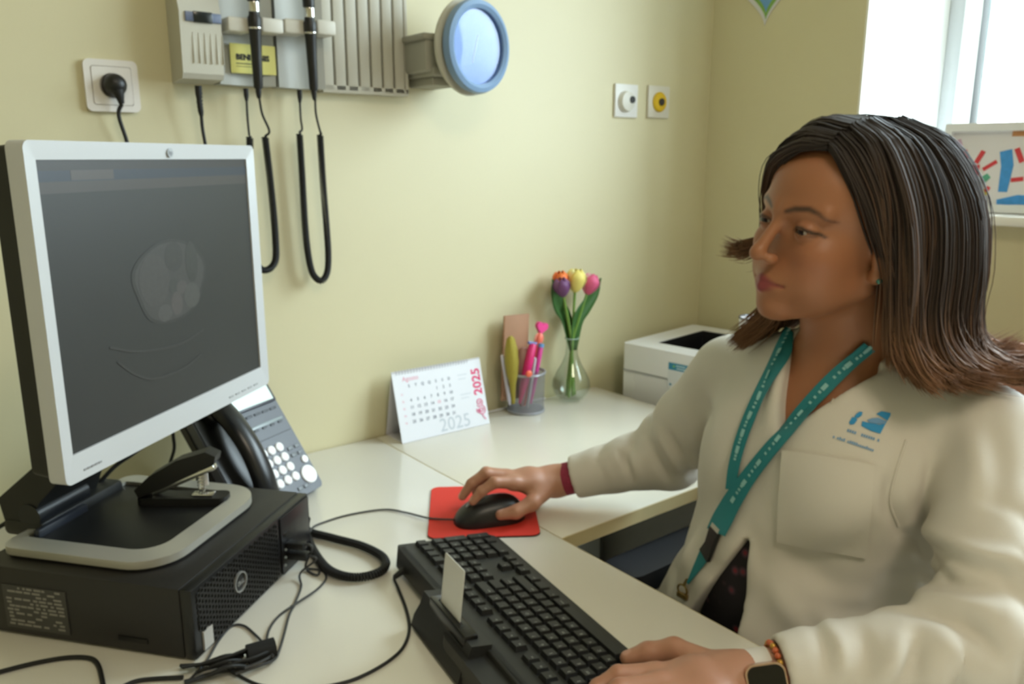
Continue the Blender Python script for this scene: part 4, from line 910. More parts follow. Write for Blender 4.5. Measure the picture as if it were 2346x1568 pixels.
b = MB(); wq = [ony(1118, 915, -.012), ony(1135, 914, -.012), ony(1152, 912, -.014)]
cable('cable', 'thin white cable lying along the wall behind the pencil cup', [np.array([x, -.010-.004*math.sin(x*30), ZD+.0022]) for x in (1.05, 1.10, 1.15, 1.2, 1.25)], .0022, M('cable_white', 'e8e8e8', .4))

# ------------------------------------------------------------------ vase of tulips
vb = np.array([*onz(1308, 902, ZD)[:2], ZD]); vb[1] = min(vb[1], -.053)
lo, hi = 1.2, 1.5                              # keep the vase on its sight line
q = ray(1308, 902); vb = np.array([CAM_C[0]+q[0]/q[1]*(vb[1]-CAM_C[1]), vb[1], ZD])
va = thing('vase', 'clear glass bulb vase holding the tulips', 'vase', Matrix.Translation(vb))
m_gl = GLASS('clear_glass', 'f8fbf9', .02, 1.45, 1.1)
def scz(v): return onpl(1308, v, vb, np.array([0, 1., 0]))[2]-ZD
zr = .155
prof = [(.0, .004), (.024, .002), (.032, .006), (.042, .018), (.0475, .034), (.0455, .050), (.036, .070), (.024, .092), (.0165, .112), (.0140, .132), (.0150, zr-.004), (.0168, zr)]
inner = [(r-.002 if r > .003 else 0, z+.003) for r, z in prof[:-1]]+[(.0150, zr)]
MB().lathe([(.0, .0), (.022, .0)]+prof[1:]+inner[::-1], 40).part('glass', m_gl, va, ang=60)
MB().tube([(.0160*math.cos(a), .0160*math.sin(a), zr) for a in np.linspace(0, 2*math.pi, 33)[:-1]], .0016, 6, closed=True).part('rim', M('glass_rim', 'cfe6e2', .05, trans=.6), va)
def tulip(label, u, v, u2, v2, dy, col, col2, foot, leaf=None):
    yy = vb[1]+dy; top = ony(u, v, yy); low = ony(u2, v2, yy); ctr = (top+low)/2; hh = np.linalg.norm(top-low)
    ft_ = np.array([vb[0]+foot[0], vb[1]+foot[1], ZD+.010]); nk = np.array([vb[0]+foot[0]*.2, vb[1]+foot[1]*.2, ZD+zr-.01])
    o = thing('tulip', label, 'flower', Matrix.Translation(ft_), 'tulips in the glass vase')
    m_st = M('stem_green', '6f9440', .5)
    MB().tube(smooth_path([ft_, (ft_+nk)/2+np.array([foot[0]*-.2, 0, 0]), nk, nk*.45+low*.55+np.array([(low[0]-nk[0])*-.06, 0, 0]), low+np.array([0, 0, .004])], 6), .0032, 8).part('stem', m_st, o, world=True)
    ax = top-low; ax /= np.linalg.norm(ax)
    for k in range(6):
        a0 = k*math.pi/3; b = MB(); v_ = []; f_ = []; nu, nv = 5, 8; lay = 1.0 if k % 2 == 0 else .88
        for i in range(nv+1):
            t = i/nv; r = .0185*hh/.040*(math.sin(min(1, t*1.25)*math.pi/2)**.7)*(1-.52*(max(0, t-.55)/.45)**2)*lay
            for j in range(nu+1):
                s = (j/nu-.5)*2; half = rad(47)*(1-.42*(max(0, t-.6)/.4)**3)
                a = a0+s*half; zz_ = t*hh*(1-.10*s*s*t)
                v_.append((r*math.cos(a), r*math.sin(a), zz_))
        for i in range(nv):
            for j in range(nu): z_ = i*(nu+1)+j; f_.append((z_, z_+1, z_+nu+2, z_+nu+1))
        ex = np.array([1., 0, 0]); ex -= ax*ex.dot(ax); ex /= np.linalg.norm(ex)
        b.add(v_, f_, frame(low, ex, np.cross(ax, ex), ax)); pt = b.part('petal', col if k % 3 else col2, o, world=True, ang=80)
        sm_ = pt.modifiers.new('thick', 'SOLIDIFY'); sm_.thickness = .0008
    if leaf:
        P = smooth_path([nk+np.array([0, 0, -.02]), *[ony(a, b_, yy+leaf[1]) for a, b_ in leaf[0]]], 6); k = len(P); v_ = []; f_ = []
        for i, p in enumerate(P):
            t = i/(k-1); w = leaf[2]*math.sin(math.pi*min(1, .12+t*.9))**.8*(1-t**6)+.0012
            d_ = P[min(i+1, k-1)]-P[max(i-1, 0)]; d_ /= np.linalg.norm(d_); sd = np.cross(d_, [0, 1., 0]); sd /= np.linalg.norm(sd)
            for s in (-1, -.5, 0, .5, 1): v_.append(p+sd*w*s+np.array([0, -.006*abs(s), 0]))
        for i in range(k-1):
            for j in range(4): z_ = i*5+j; f_.append((z_, z_+1, z_+6, z_+5))
        pt = MB().add(v_, f_).part('leaf', M('leaf_green', '35602a', .45), o, world=True, ang=80); sm_ = pt.modifiers.new('thick', 'SOLIDIFY'); sm_.thickness = .0009
T_ = lambda n_, h: M(n_, h, .55, bump=(300, .2))
tulip('orange tulip behind the purple one', 1282, 622, 1287, 664, .012, T_('petal_orange', 'ee7a35'), T_('petal_orange2', 'e8662a'), (-.008, .008), ([(1294, 730), (1277, 700), (1266, 660), (1264, 640)], .004, .017))
tulip('purple tulip with a pale base, lowest of the four', 1284, 638, 1291, 683, -.012, T_('petal_purple', '6d3f70'), T_('petal_purple2', '7d4f7c'), (-.014, -.008))
tulip('pale yellow tulip standing tallest in the middle', 1322, 616, 1317, 673, .0, T_('petal_yellow', 'ead977'), T_('petal_yellow2', 'f0e7a4'), (.002, -.004))
tulip('pink tulip at the right of the vase', 1358, 628, 1344, 678, -.004, T_('petal_pink', 'd95b86'), T_('petal_pink2', 'dba3ad'), (.014, .002), ([(1320, 735), (1340, 700), (1362, 668), (1374, 637)], .004, .018))

# ------------------------------------------------------------------ printer on its low cabinet
pA_ = np.array([1.452, -.070, 0]); wd = np.array([.125, -.992, 0]); wd /= np.linalg.norm(wd); dd = np.array([-wd[1], wd[0], 0])
zP0, zP1 = .612, .860
MB().box(1.432, WX-.016, -.62, -.016, 0, .61, .003).solo('low_cabinet', M('cabinet_white', 'e4e2da', .45), 'white low cabinet under the printer beside the side desk', 'cabinet')
TPr = frame(np.array([pA_[0], pA_[1], zP0]), wd, dd, (0, 0, 1))        # x along the face, y to the back, z up
pr_ = thing('printer', 'white office printer with black output tray and blue sticker, in the corner', 'printer', TPr)
m_pr = M('printer_white', 'e6e7e8', .38); W_, D_, H_ = .385, .325, zP1-zP0
trx0, trx1, try0, try1 = .062, .30, .062, .275
b = MB(); b.box(0, W_, .004, D_, 0, H_-.065, .006); b.part('lower_body', m_pr, pr_)
MB().ring(rrect(W_, D_, .012, 4, W_/2, D_/2), rrect(trx1-trx0, try1-try0, .004, 4, (trx0+trx1)/2, (try0+try1)/2), H_-.068, H_).part('top_cover', m_pr, pr_)
MB().prism(rrect(trx1-trx0-.001, try1-try0-.001, .004, 4, (trx0+trx1)/2, (try0+try1)/2), H_-.066, H_-.052).part('tray_floor', M('tray_dark', '17181a', .4), pr_)
b = MB(); b.ring(rrect(trx1-trx0-.0006, try1-try0-.0006, .004, 4, (trx0+trx1)/2, (try0+try1)/2), rrect(trx1-trx0-.006, try1-try0-.006, .003, 4, (trx0+trx1)/2, (try0+try1)/2), H_-.06, H_-.0015); b.part('tray_wall', M('tray_dark'), pr_)
MB().box(.16, .21, .17, .20, H_-.054, H_-.044, .004).part('tray_stop', M('tray_stop', '2c333d', .25), pr_)
b = MB()
for i in range(26): b.box(.040+i*.0056, .0450+i*.0056, .0028, .006, .012, H_-.074)
b.part('front_ribs', m_pr, pr_)
MB().box(.004, W_-.004, .000, .006, H_-.070, H_-.0665).part('cover_seam', M('seam_grey', '9a9c9c', .6), pr_)
TPl = TPr @ frame((0, -.0012, 0), (1, 0, 0), (0, 0, 1), (0, -1, 0))
def prp(u, v): p = TPl.inverted() @ Vector(onpl(u, v, pA_+np.array([0, 0, zP1]), -dd)); return p[0], p[1]
sa, sb = prp(1533, 842), prp(1603, 842)
x0, x1_ = prp(1534, 832)[0], prp(1602, 858)[0]; ztp = prp(1534, 829)[1]; zbt = prp(1534, 889)[1]
stk = MB().box(x0-.002, x1_+.002, zbt, ztp, .0, .0008, mtx=TPl).part('sticker', M('sticker_paper', 'd9dde0', .5), pr_, 'white sticker with a blue heading', world=True)
bl_h = prp(1534, 846)[1]
MB().box(x0-.001, x1_+.001, bl_h, ztp-.001, .0008, .0012, mtx=TPl).part('sticker_heading', M('heading_blue', '2f84a8', .5), pr_, 'blue heading', world=True)
b = MB()
b.prism(ell_poly(x0+.014, (bl_h+ztp)/2+.0005, .003, .003, 12), .0012, .0014, mtx=TPl)
b.part('heading_mark', M('mark_green', '7dbb5a', .5), pr_, world=True)
b = MB(); hh_ = (ztp-bl_h)
for k, (a, w) in enumerate(((.020, .026), (.022, .040))): b.box(x0+a, x0+a+w, bl_h+hh_*(.55-.35*k), bl_h+hh_*(.72-.35*k), .0012, .0014, mtx=TPl)
b.part('heading_lines', M('sticker_pale', 'b7d4de', .5), pr_, world=True)
b = MB(); b.prism(ell_poly(x0+.006, zbt+.010, .003, .003, 12), .0008, .0011, mtx=TPl); b.part('sticker_dot', M('heading_blue'), pr_, world=True)
b = MB(); b.box(x0+.022, x0+.052, zbt+.005, zbt+.008, .0008, .0011, mtx=TPl); b.part('sticker_line', M('sticker_grey', 'a9b1b6', .5), pr_, world=True)
# white cup on the printer's near corner
dp = np.array(TPr @ Vector((.337, .040, H_+.0005)))
dsh = thing('cup', 'white cup with a grey rim on the printer, behind the woman\'s chin', 'cup', Matrix.Translation(dp))
MB().lathe([(0, 0), (.025, 0), (.028, .006), (.036, .104), (.0335, .104), (.026, .010), (0, .008)], 32).part('body', M('cup_white', 'ecebee', .3), dsh)
MB().tube([(.0350*math.cos(a), .0350*math.sin(a), .104) for a in np.linspace(0, 2*math.pi, 37)[:-1]], .0022, 8, closed=True).part('rim', M('cup_rim_steel', '7f828a', .25, metal=.6), dsh, 'grey rim')
# ------------------------------------------------------------------ implicit-surface mesher (numpy surface nets)
def s_min(a, b, k): h = np.clip(.5+.5*(b-a)/k, 0, 1); return b*(1-h)+a*h-k*h*(1-h)
def s_max(a, b, k): return -s_min(-a, -b, k)
def capd(P, a, b, ra, rb):
    a = np.asarray(a, float); b = np.asarray(b, float); ab = b-a; t = np.clip(((P-a)@ab)/(ab@ab), 0, 1)
    return np.linalg.norm(P-a-t[:, None]*ab, axis=1)-(ra+(rb-ra)*t)
def elld(P, c, r, R=None):
    q = P-np.asarray(c, float)
    if R is not None: q = q@R
    r = np.asarray(r, float); k0 = np.linalg.norm(q/r, axis=1); k1 = np.linalg.norm(q/(r*r), axis=1)+1e-9
    return k0*(k0-1)/k1
def sphd(P, c, r): return np.linalg.norm(P-np.asarray(c, float), axis=1)-r
def boxd(P, c, h, R=None):
    q = P-np.asarray(c, float)
    if R is not None: q = q@R
    q = np.abs(q)-np.asarray(h, float); return np.linalg.norm(np.maximum(q, 0), axis=1)+np.minimum(q.max(1), 0)
def sdf_mesh(fn, lo, hi, h, B=8, marg=1.35):
    lo = np.array(lo, float); n = np.ceil((np.array(hi)-lo)/h/B).astype(int); N = n*B
    ci = np.stack(np.meshgrid(*[np.arange(k) for k in n], indexing='ij'), -1).reshape(-1, 3)
    cd = fn(lo+(ci*B+(B-1)/2)*h)
    D = np.empty(N, np.float32)
    D[:] = np.repeat(np.repeat(np.repeat(cd.reshape(n), B, 0), B, 1), B, 2)
    act = ci[np.abs(cd) < .87*B*h*marg]
    off = np.stack(np.meshgrid(*[np.arange(B)]*3, indexing='ij'), -1).reshape(-1, 3)
    for s in range(0, len(act), 300):
        idx = (act[s:s+300, None, :]*B+off[None]).reshape(-1, 3); D[idx[:, 0], idx[:, 1], idx[:, 2]] = fn(lo+idx*h)
    S = D < 0
    c8 = [(i, j, k) for i in (0, 1) for j in (0, 1) for k in (0, 1)]
    sl = lambda o: tuple(slice(o[a], N[a]-1+o[a]) for a in range(3))
    cnt = sum(S[sl(o)].astype(np.int8) for o in c8); cells = np.argwhere((cnt > 0) & (cnt < 8))
    vid = -np.ones(N-1, np.int64); vid[tuple(cells.T)] = np.arange(len(cells))
    acc = np.zeros((len(cells), 3)); num = np.zeros(len(cells))
    for a in range(8):
        for ax in range(3):
            if c8[a][ax]: continue
            o2 = list(c8[a]); o2[ax] = 1; A = D[tuple((cells+c8[a]).T)]; Bv = D[tuple((cells+o2).T)]
            m = (A < 0) != (Bv < 0); t = A[m]/(A[m]-Bv[m]); p = np.tile(np.array(c8[a], float), (m.sum(), 1)); p[:, ax] = t
            acc[m] += p; num[m] += 1
    V = lo+(cells+acc/num[:, None])*h
    F = []
    for ax in range(3):
        u, w = (ax+1) % 3, (ax+2) % 3
        sh = [slice(0, N[a]) for a in range(3)]; s0 = sh.copy(); s1 = sh.copy()
        s0[ax] = slice(0, N[ax]-1); s1[ax] = slice(1, N[ax]); ed = np.argwhere(S[tuple(s0)] != S[tuple(s1)])
        ed = ed[(ed[:, u] > 0) & (ed[:, w] > 0) & (ed[:, u] < N[u]-1) & (ed[:, w] < N[w]-1)]
        flip = S[tuple(ed.T)]
        e_u = np.zeros(3, int); e_u[u] = 1; e_w = np.zeros(3, int); e_w[w] = 1
        q = np.stack([vid[tuple((ed-e_u-e_w).T)], vid[tuple((ed-e_w).T)], vid[tuple(ed.T)], vid[tuple((ed-e_u).T)]], 1)
        q[~flip] = q[~flip][:, ::-1]; F.append(q)
    F = np.concatenate(F); F = F[(F >= 0).all(1)]
    return V, F
def np_mesh(name, V, F, mat, cols=None):
    me = bpy.data.meshes.new(name); me.vertices.add(len(V)); me.vertices.foreach_set('co', np.ascontiguousarray(V, np.float32).ravel())
    me.loops.add(F.size); me.loops.foreach_set('vertex_index', F.astype(np.int32).ravel()); me.polygons.add(len(F))
    me.polygons.foreach_set('loop_start', np.arange(0, F.size, F.shape[1], dtype=np.int32)); me.update(calc_edges=True); me.shade_smooth()
    if cols is not None:
        a = me.color_attributes.new('Col', 'FLOAT_COLOR', 'POINT'); a.data.foreach_set('color', np.c_[cols, np.ones(len(cols))].astype(np.float32).ravel())
    me.materials.append(mat); return me
def np_obj(name, me, parent, label=None):
    inv = ROOTM[parent.name].inverted(); me.transform(inv); o = bpy.data.objects.new(name, me); COL.objects.link(o); o.parent = parent; reg(o, ROOTM[parent.name])
    return props(o, label)
def laplace(V, F, it, lam=.5):
    E = np.concatenate([F[:, [0, 1]], F[:, [1, 2]], F[:, [2, 3]], F[:, [3, 0]]]); E = np.concatenate([E, E[:, ::-1]])
    deg = np.bincount(E[:, 0], minlength=len(V)).astype(float)[:, None]
    for _ in range(it):
        S = np.stack([np.bincount(E[:, 0], weights=V[E[:, 1], k], minlength=len(V)) for k in range(3)], 1)/deg; V = V+lam*(S-V)
    return V

# ------------------------------------------------------------------ the woman: frames and joints
HH = np.array([.905, -.946, 1.235])
_yw, _pi, _ro = rad(164.0), rad(3.2), rad(-8.5)
hf = np.array([math.cos(_yw)*math.cos(_pi), math.sin(_yw)*math.cos(_pi), math.sin(_pi)])
hl = np.array([-math.sin(_yw), math.cos(_yw), 0]); hu = np.cross(hf, hl)
hl, hu = hl*math.cos(_ro)+hu*math.sin(_ro), hu*math.cos(_ro)-hl*math.sin(_ro)
HR = np.stack([hf, hl, hu], 1)                                    # columns: forward, her left, up
def h2w(p): return HH+HR@np.asarray(p, float)
SHR, SHL = np.array([.985, -.760, 1.005]), np.array([1.010, -1.088, 1.000])
ELR = np.array([.972, -.640, .842]); WRR = np.array([.846, -.507, .783])
ELL = np.array([.860, -1.178, .818]); WRL = np.array([.655, -1.020, .778])
CH = np.array([.975, -.915, .92]); BE = np.array([.955, -.885, .74]); PE = np.array([1.03, -.875, .54])
tyaw = rad(172); TRm = np.array([[math.cos(tyaw), -math.sin(tyaw), 0], [math.sin(tyaw), math.cos(tyaw), 0], [0, 0, 1]])

def head_fn(P):
    q = (P-HH)@HR; qa = q.copy(); qa[:, 1] = np.abs(q[:, 1])
    d = elld(q, (-.012, 0, .022), (.098, .073, .090))
    d = s_min(d, elld(q, (.038, 0, .040), (.052, .060, .052)), .02)
    d = s_min(d, elld(q, (.030, 0, -.042), (.054, .053, .068)), .025)
    d = s_min(d, capd(qa, (-.004, .050, -.058), (.066, .012, -.096), .015, .0135), .022)
    d = s_min(d, sphd(q, (.076, 0, -.0975), .0145), .016)
    d = s_min(d, elld(qa, (.056, .040, -.026), (.026, .021, .019)), .022)
    d = s_min(d, elld(qa, (.046, .034, -.056), (.034, .024, .032)), .02)
    d = s_min(d, elld(q, (.066, 0, -.066), (.030, .029, .026)), .018)
    d = s_min(d, capd(qa, (.087, .006, .017), (.070, .047, .021), .0075, .0065), .014)
    d = s_max(d, -elld(qa, (.104, .0325, -.001), (.022, .021, .0125)), .012)
    d = s_min(d, sphd(qa, (.0755, .0315, .0), .0138), .004)                      # lids over the eyeball
    d = s_max(d, -elld(qa, (.0905, .0325, -.0008), (.010, .0132, .0022)), .0015)     # eye slit
    d = s_min(d, capd(q, (.088, 0, .010), (.1105, 0, -.030), .0058, .0078), .010)   # nose
    d = s_min(d, sphd(q, (.1118, 0, -.0340), .0084), .006)
    d = s_min(d, elld(qa, (.1000, .0115, -.0375), (.0092, .0056, .0064)), .006)
    d = s_max(d, -elld(qa, (.1035, .0062, -.0455), (.0058, .0036, .0042)), .003)
    d = s_min(d, capd(qa, (.0950, .0, -.0618), (.0800, .0260, -.0675), .0050, .0020), .006)
    d = s_min(d, capd(qa, (.0945, .0, -.0733), (.0800, .0230, -.0690), .0060, .0022), .006)
    d = s_max(d, -capd(qa, (.1035, .0, -.0675), (.0855, .0262, -.0672), .0020, .0016), .002)
    d = s_max(d, -capd(q, (.104, 0, -.050), (.103, 0, -.057), .003, .003), .006)
    ear = s_max(elld(qa, (-.006, .073, -.012), (.019, .009, .031)), -elld(qa, (-.001, .083, -.008), (.011, .007, .019)), .004)
    ear = s_min(ear, sphd(qa, (.0, .072, -.042), .0085), .008)
    return s_min(d, ear, .006)
NK0 = h2w((-.022, 0, -.055)); NK1 = np.array([.985, -.925, 1.045])
def neck_fn(P):
    d = capd(P, NK0, NK1, .049, .056)
    d = s_min(d, capd(P, NK1, (SHR+NK1)/2+np.array([0, 0, -.012]), .052, .040), .03)
    d = s_min(d, capd(P, NK1, (SHL+NK1)/2+np.array([0, 0, -.012]), .052, .040), .03)
    return d
def torso_fn(P, g=0.):
    q = P
    d = elld(q, CH, (.118+g, .148+g, .175+g), TRm)
    d = s_min(d, elld(q, BE, (.128+g, .146+g, .20+g), TRm), .06)
    d = s_min(d, elld(q, PE, (.155+g, .180+g, .13+g), TRm), .07)
    d = s_min(d, elld(q, CH+TRm@np.array([.052, .072, -.005]), (.066+g, .066+g, .07+g)), .045)
    d = s_min(d, elld(q, CH+TRm@np.array([.052, -.072, -.005]), (.066+g, .066+g, .07+g)), .045)
    d = s_min(d, capd(q, SHR+np.array([.0, -.015, -.012]), SHL+np.array([0, .015, -.012]), .048+g, .050+g), .05)
    return d
def skin_top(P):
    d = s_min(head_fn(P), neck_fn(P), .02)
    t = np.maximum(torso_fn(P, -.012), P[:, 2]*0+(.86-P[:, 2]))
    return s_min(d, t, .03)

def hand_fn(W, a, s, n, K, fore, thumb, fingers, palm):
    """W wrist, a towards the fingers, s towards the thumb, n out of the back; K converts local (a, s, n) to world"""
    def fn(P):
        q = (P-W)@np.stack([a, s, n], 1)
        d = None
        for ch, k in palm:
            for (p0, r0), (p1, r1) in zip(ch[:-1], ch[1:]):
                e = capd(q, p0, p1, r0, r1); d = e if d is None else s_min(d, e, k)
        for ch in fingers:
            f = None
            for (p0, r0), (p1, r1) in zip(ch[:-1], ch[1:]):
                e = capd(q, p0, p1, r0, r1); f = e if f is None else s_min(f, e, .004)
            d = s_min(d, f, .006)
        f = None
        for (p0, r0), (p1, r1) in zip(thumb[:-1], thumb[1:]):
            e = capd(q, p0, p1, r0, r1); f = e if f is None else s_min(f, e, .006)
        d = s_min(d, f, .012)
        e = capd(P, W, fore, .0235, .034); ql = q.copy(); d = s_min(d, e, .018)
        return d
    return fn
# right hand over the mouse
aR = np.array([-.934, .358, 0]); sR = np.array([-.358, -.934, 0]); nR = np.array([0, 0, 1.])
fR = [
    [((.080, .024, .018), .0108), ((.114, .031, .025), .0092), ((.135, .030, .012), .0082), ((.149, .028, -.004), .0068)],
    [((.085, .004, .021), .0110), ((.121, .006, .031), .0094), ((.145, .004, .016), .0083), ((.160, .002, -.005), .0068)],
    [((.080, -.016, .015), .0104), ((.114, -.020, .023), .0088), ((.134, -.023, .008), .0078), ((.147, -.025, -.010), .0066)],
    [((.070, -.033, .006), .0092), ((.098, -.040, .010), .0078), ((.115, -.043, -.004), .0070), ((.127, -.044, -.020), .0060)]]
tR = [((.020, .022, .000), .0150), ((.055, .046, -.012), .0122), ((.084, .051, -.021), .0108), ((.108, .046, -.025), .0086)]
pR = [([((.0, .010, .002), .020), ((.045, .016, .008), .0165), ((.080, .024, .016), .0118)], .012), ([((.0, .0, .002), .020), ((.045, .002, .012), .017), ((.085, .004, .018), .0120)], .012),
      ([((.0, -.008, .002), .018), ((.045, -.012, .006), .016), ((.080, -.016, .012), .0114)], .012), ([((.0, -.012, .0), .017), ((.045, -.024, -.002), .0145), ((.070, -.033, .003), .0102)], .012)]
handR = hand_fn(WRR, aR, sR, nR, None, WRR+(ELR-WRR)*.75, tR, fR, pR)
# left hand on the keyboard's near end
aL = np.array([-.940, .342, 0]); aL /= np.linalg.norm(aL); sL = np.array([aL[1], -aL[0], 0]); nL = np.array([0, 0, 1.])
sL = sL if sL[1] > 0 else -sL
fL = [
    [((.084, .025, .008), .0108), ((.124, .030, .012), .0090), ((.147, .030, .002), .0080), ((.163, .028, -.010), .0066)],
    [((.089, .005, .011), .0110), ((.134, .007, .014), .0092), ((.158, .007, .002), .0081), ((.174, .006, -.011), .0066)],
    [((.084, -.015, .008), .0104), ((.126, -.018, .010), .0088), ((.149, -.019, -.001), .0078), ((.163, -.019, -.012), .0064)],
    [((.074, -.033, .002), .0092), ((.105, -.041, .002), .0078), ((.124, -.044, -.007), .0069), ((.137, -.045, -.015), .0058)]]
tL = [((.012, .026, .0), .0155), ((.040, .062, .003), .0130), ((.066, .074, -.003), .0112), ((.088, .080, -.009), .0086)]
pL = [([((.0, .010, .0), .020), ((.045, .017, .004), .0165), ((.084, .025, .006), .0115)], .012), ([((.0, .0, .0), .020), ((.045, .003, .007), .017), ((.089, .005, .009), .0118)], .012),
      ([((.0, -.008, .0), .018), ((.045, -.012, .004), .016), ((.084, -.015, .006), .0112)], .012), ([((.0, -.012, .0), .017), ((.045, -.024, .0), .0145), ((.074, -.033, .0), .0100)], .012)]
handL = hand_fn(WRL, aL, sL, nL, None, WRL+(ELL-WRL)*.75, tL, fL, pL)

# ------------------------------------------------------------------ body mesh
skinC, lipC, browC, lashC, nailC = [np.array(lin(c)[:3]) for c in ('a06a4a', '86383c', '2c211d', '1e1614', 'c79a88')]
handC = np.array(lin('b07f66')[:3])
blushC = np.array(lin('a8654a')[:3])
V1, F1 = sdf_mesh(skin_top, (.775, -1.12, .955), (1.075, -.76, 1.365), .0021)
q = (V1-HH)@HR; qa = q.copy(); qa[:, 1] = np.abs(q[:, 1])
C1 = np.tile(skinC, (len(V1), 1))
def paint(C, d, col, w, s=1.): m = np.clip(.5-d/w, 0, 1)[:, None]*s; return C*(1-m)+col*m
C1 = paint(C1, elld(qa, (.075, .043, -.034), (.03, .022, .018)), blushC, .03, .35)
C1 = paint(C1, capd(qa, (.0975, .0, -.0632), (.0815, .0260, -.0674), .0058, .0026), lipC, .003)
C1 = paint(C1, capd(qa, (.0970, .0, -.0724), (.0815, .0235, -.0688), .0072, .0030), lipC, .003)
def line2(q2, pts):
    """distance in the face's lateral/up plane to a polyline of (y, z, half width)"""
    best = np.full(len(q2), 9.)
    for (a0, b0, w0), (a1, b1, w1) in zip(pts[:-1], pts[1:]):
        p = np.array([a0, b0]); e = np.array([a1-a0, b1-b0]); t = np.clip(((q2-p)@e)/(e@e), 0, 1); best = np.minimum(best, np.linalg.norm(q2-p-t[:, None]*e, axis=1)-(w0+(w1-w0)*t))
    return best
f2 = np.where((q[:, 0] > .045)[:, None], qa[:, 1:], 9.)
C1 = paint(C1, line2(f2, [(.0125, .0180, .0022), (.022, .0225, .0032), (.036, .0255, .0030), (.047, .0225, .0020), (.055, .0160, .0008)]), browC, .004, .88)
C1 = paint(C1, line2(f2, [(.0185, -.0015, .0008), (.0245, .0030, .0016), (.0340, .0042, .0020), (.0430, .0015, .0020), (.0505, -.0025, .0010)]), lashC, .0025, .95)
C1 = paint(C1, line2(f2, [(.0220, -.0030, .0004), (.0330, -.0052, .0006), (.0450, -.0030, .0008)]), lashC, .0025, .75)
C1 = paint(C1, line2(f2, [(.024, .009, .003), (.040, .0095, .003)]), blushC*.8, .008, .35)
def hand_part(fn, W, fore, a, s, n, fingers, thumb):
    pts = np.array([W, fore]+[W+a*p[0]+s*p[1]+n*p[2] for ch in fingers+[thumb] for p, r in ch]); lo, hi = pts.min(0)-.04, pts.max(0)+.04
    V, F = sdf_mesh(fn, lo, hi, .0018); ql = (V-W)@np.stack([a, s, n], 1); C = np.tile(handC, (len(V), 1))
    for ch in fingers+[thumb]:
        (p0, r0), (p1, r1) = ch[-2:]; p0, p1 = np.array(p0), np.array(p1); ax = p1-p0; ax /= np.linalg.norm(ax); up = np.array([0, 0, 1.]); up -= ax*up.dot(ax); up /= np.linalg.norm(up)
        C = paint(C, elld(ql, p1+ax*.000+up*r1, (.0068, .0046, .0046)), nailC, .002, .8)
        for (pk, rk) in ch[1:-1]: C = paint(C, sphd(ql, np.array(pk)+np.array([0, 0, rk]), .004), blushC*.85, .006, .35)
    return V, F, C
V2, F2, C2 = hand_part(handR, WRR, WRR+(ELR-WRR)*.75, aR, sR, nR, fR, tR)
V3, F3, C3 = hand_part(handL, WRL, WRL+(ELL-WRL)*.75, aL, sL, nL, fL, tL)
KNR, KNL = np.array([.60, -.80, .535]), np.array([.60, -1.00, .535]); ANR, ANL = np.array([.58, -.79, .09]), np.array([.58, -1.01, .09])
HPR, HPL = PE+np.array([-.02, .09, -.01]), PE+np.array([-.02, -.09, -.01])
def rest_fn(P):
    d = torso_fn(P, -.018); d = np.maximum(d, P[:, 2]-.99)
    for a, b, c_, r in ((SHR, ELR, WRR, 1), (SHL, ELL, WRL, 1)):
        d = s_min(d, capd(P, a, b, .043, .036), .03); d = s_min(d, capd(P, b, b+(c_-b)*.7, .036, .028), .02)
    for h, k, an in ((HPR, KNR, ANR), (HPL, KNL, ANL)):
        d = s_min(d, capd(P, h, k, .078, .056), .04); d = s_min(d, capd(P, k, an, .052, .036), .02); d = s_min(d, capd(P, an+np.array([.02, 0, -.055]), an+np.array([-.13, 0, -.065]), .030, .022), .03)
    return d
V4, F4 = sdf_mesh(rest_fn, (.40, -1.35, .0), (1.30, -.45, 1.08), .011); C4 = np.tile(skinC, (len(V4), 1))
Vs, Fs, Cs = [V1, V2, V3, V4], [F1, F2, F3, F4], [C1, C2, C3, C4]
offs = np.cumsum([0]+[len(v) for v in Vs[:-1]]); VB = np.concatenate(Vs); FB = np.concatenate([f+o for f, o in zip(Fs, offs)]); CB = np.concatenate(Cs)
m_skin = M('skin', 'b5805f', .48, attr='Col', sss=.12, bump=(700, .08), noise=(25, .05))
per = thing('person', 'seated dark-haired woman in a white coat, hand on the mouse, looking at the monitor', 'person', loc=(PE[0], PE[1], 0))
np_obj('body', np_mesh('body', VB, FB, m_skin, CB), per)
for sg in (1, -1):
    c = h2w((.0755, sg*.0315, 0)); gz = HR@np.array([math.cos(rad(6)), 0, 0])+HR@np.array([0, -.05, -.12])
    gz /= np.linalg.norm(gz); T = frame(c, np.cross([0, 0, 1.], gz)/np.linalg.norm(np.cross([0, 0, 1.], gz)), np.cross(gz, np.cross([0, 0, 1.], gz)/np.linalg.norm(np.cross([0, 0, 1.], gz))), gz)
    ey = MB().ball((0, 0, 0), .0122, 24, 16, mtx=T).part('eye', M('eye_white', '93867d', .3), per, world=True)
    MB().lathe([(0, .01245), (.0026, .0123), (.0068, .0110), (.0070, .0100)], 20, mtx=T).part('iris', M('iris_brown', '2a1a12', .1), ey, 'dark brown iris', world=True)
MB().ball(h2w((.002, .0795, -.044)), .0036, 12, 8).part('earring', M('earring_green', '4f8f86', .2, metal=.4), per, 'small green ear stud', world=True)

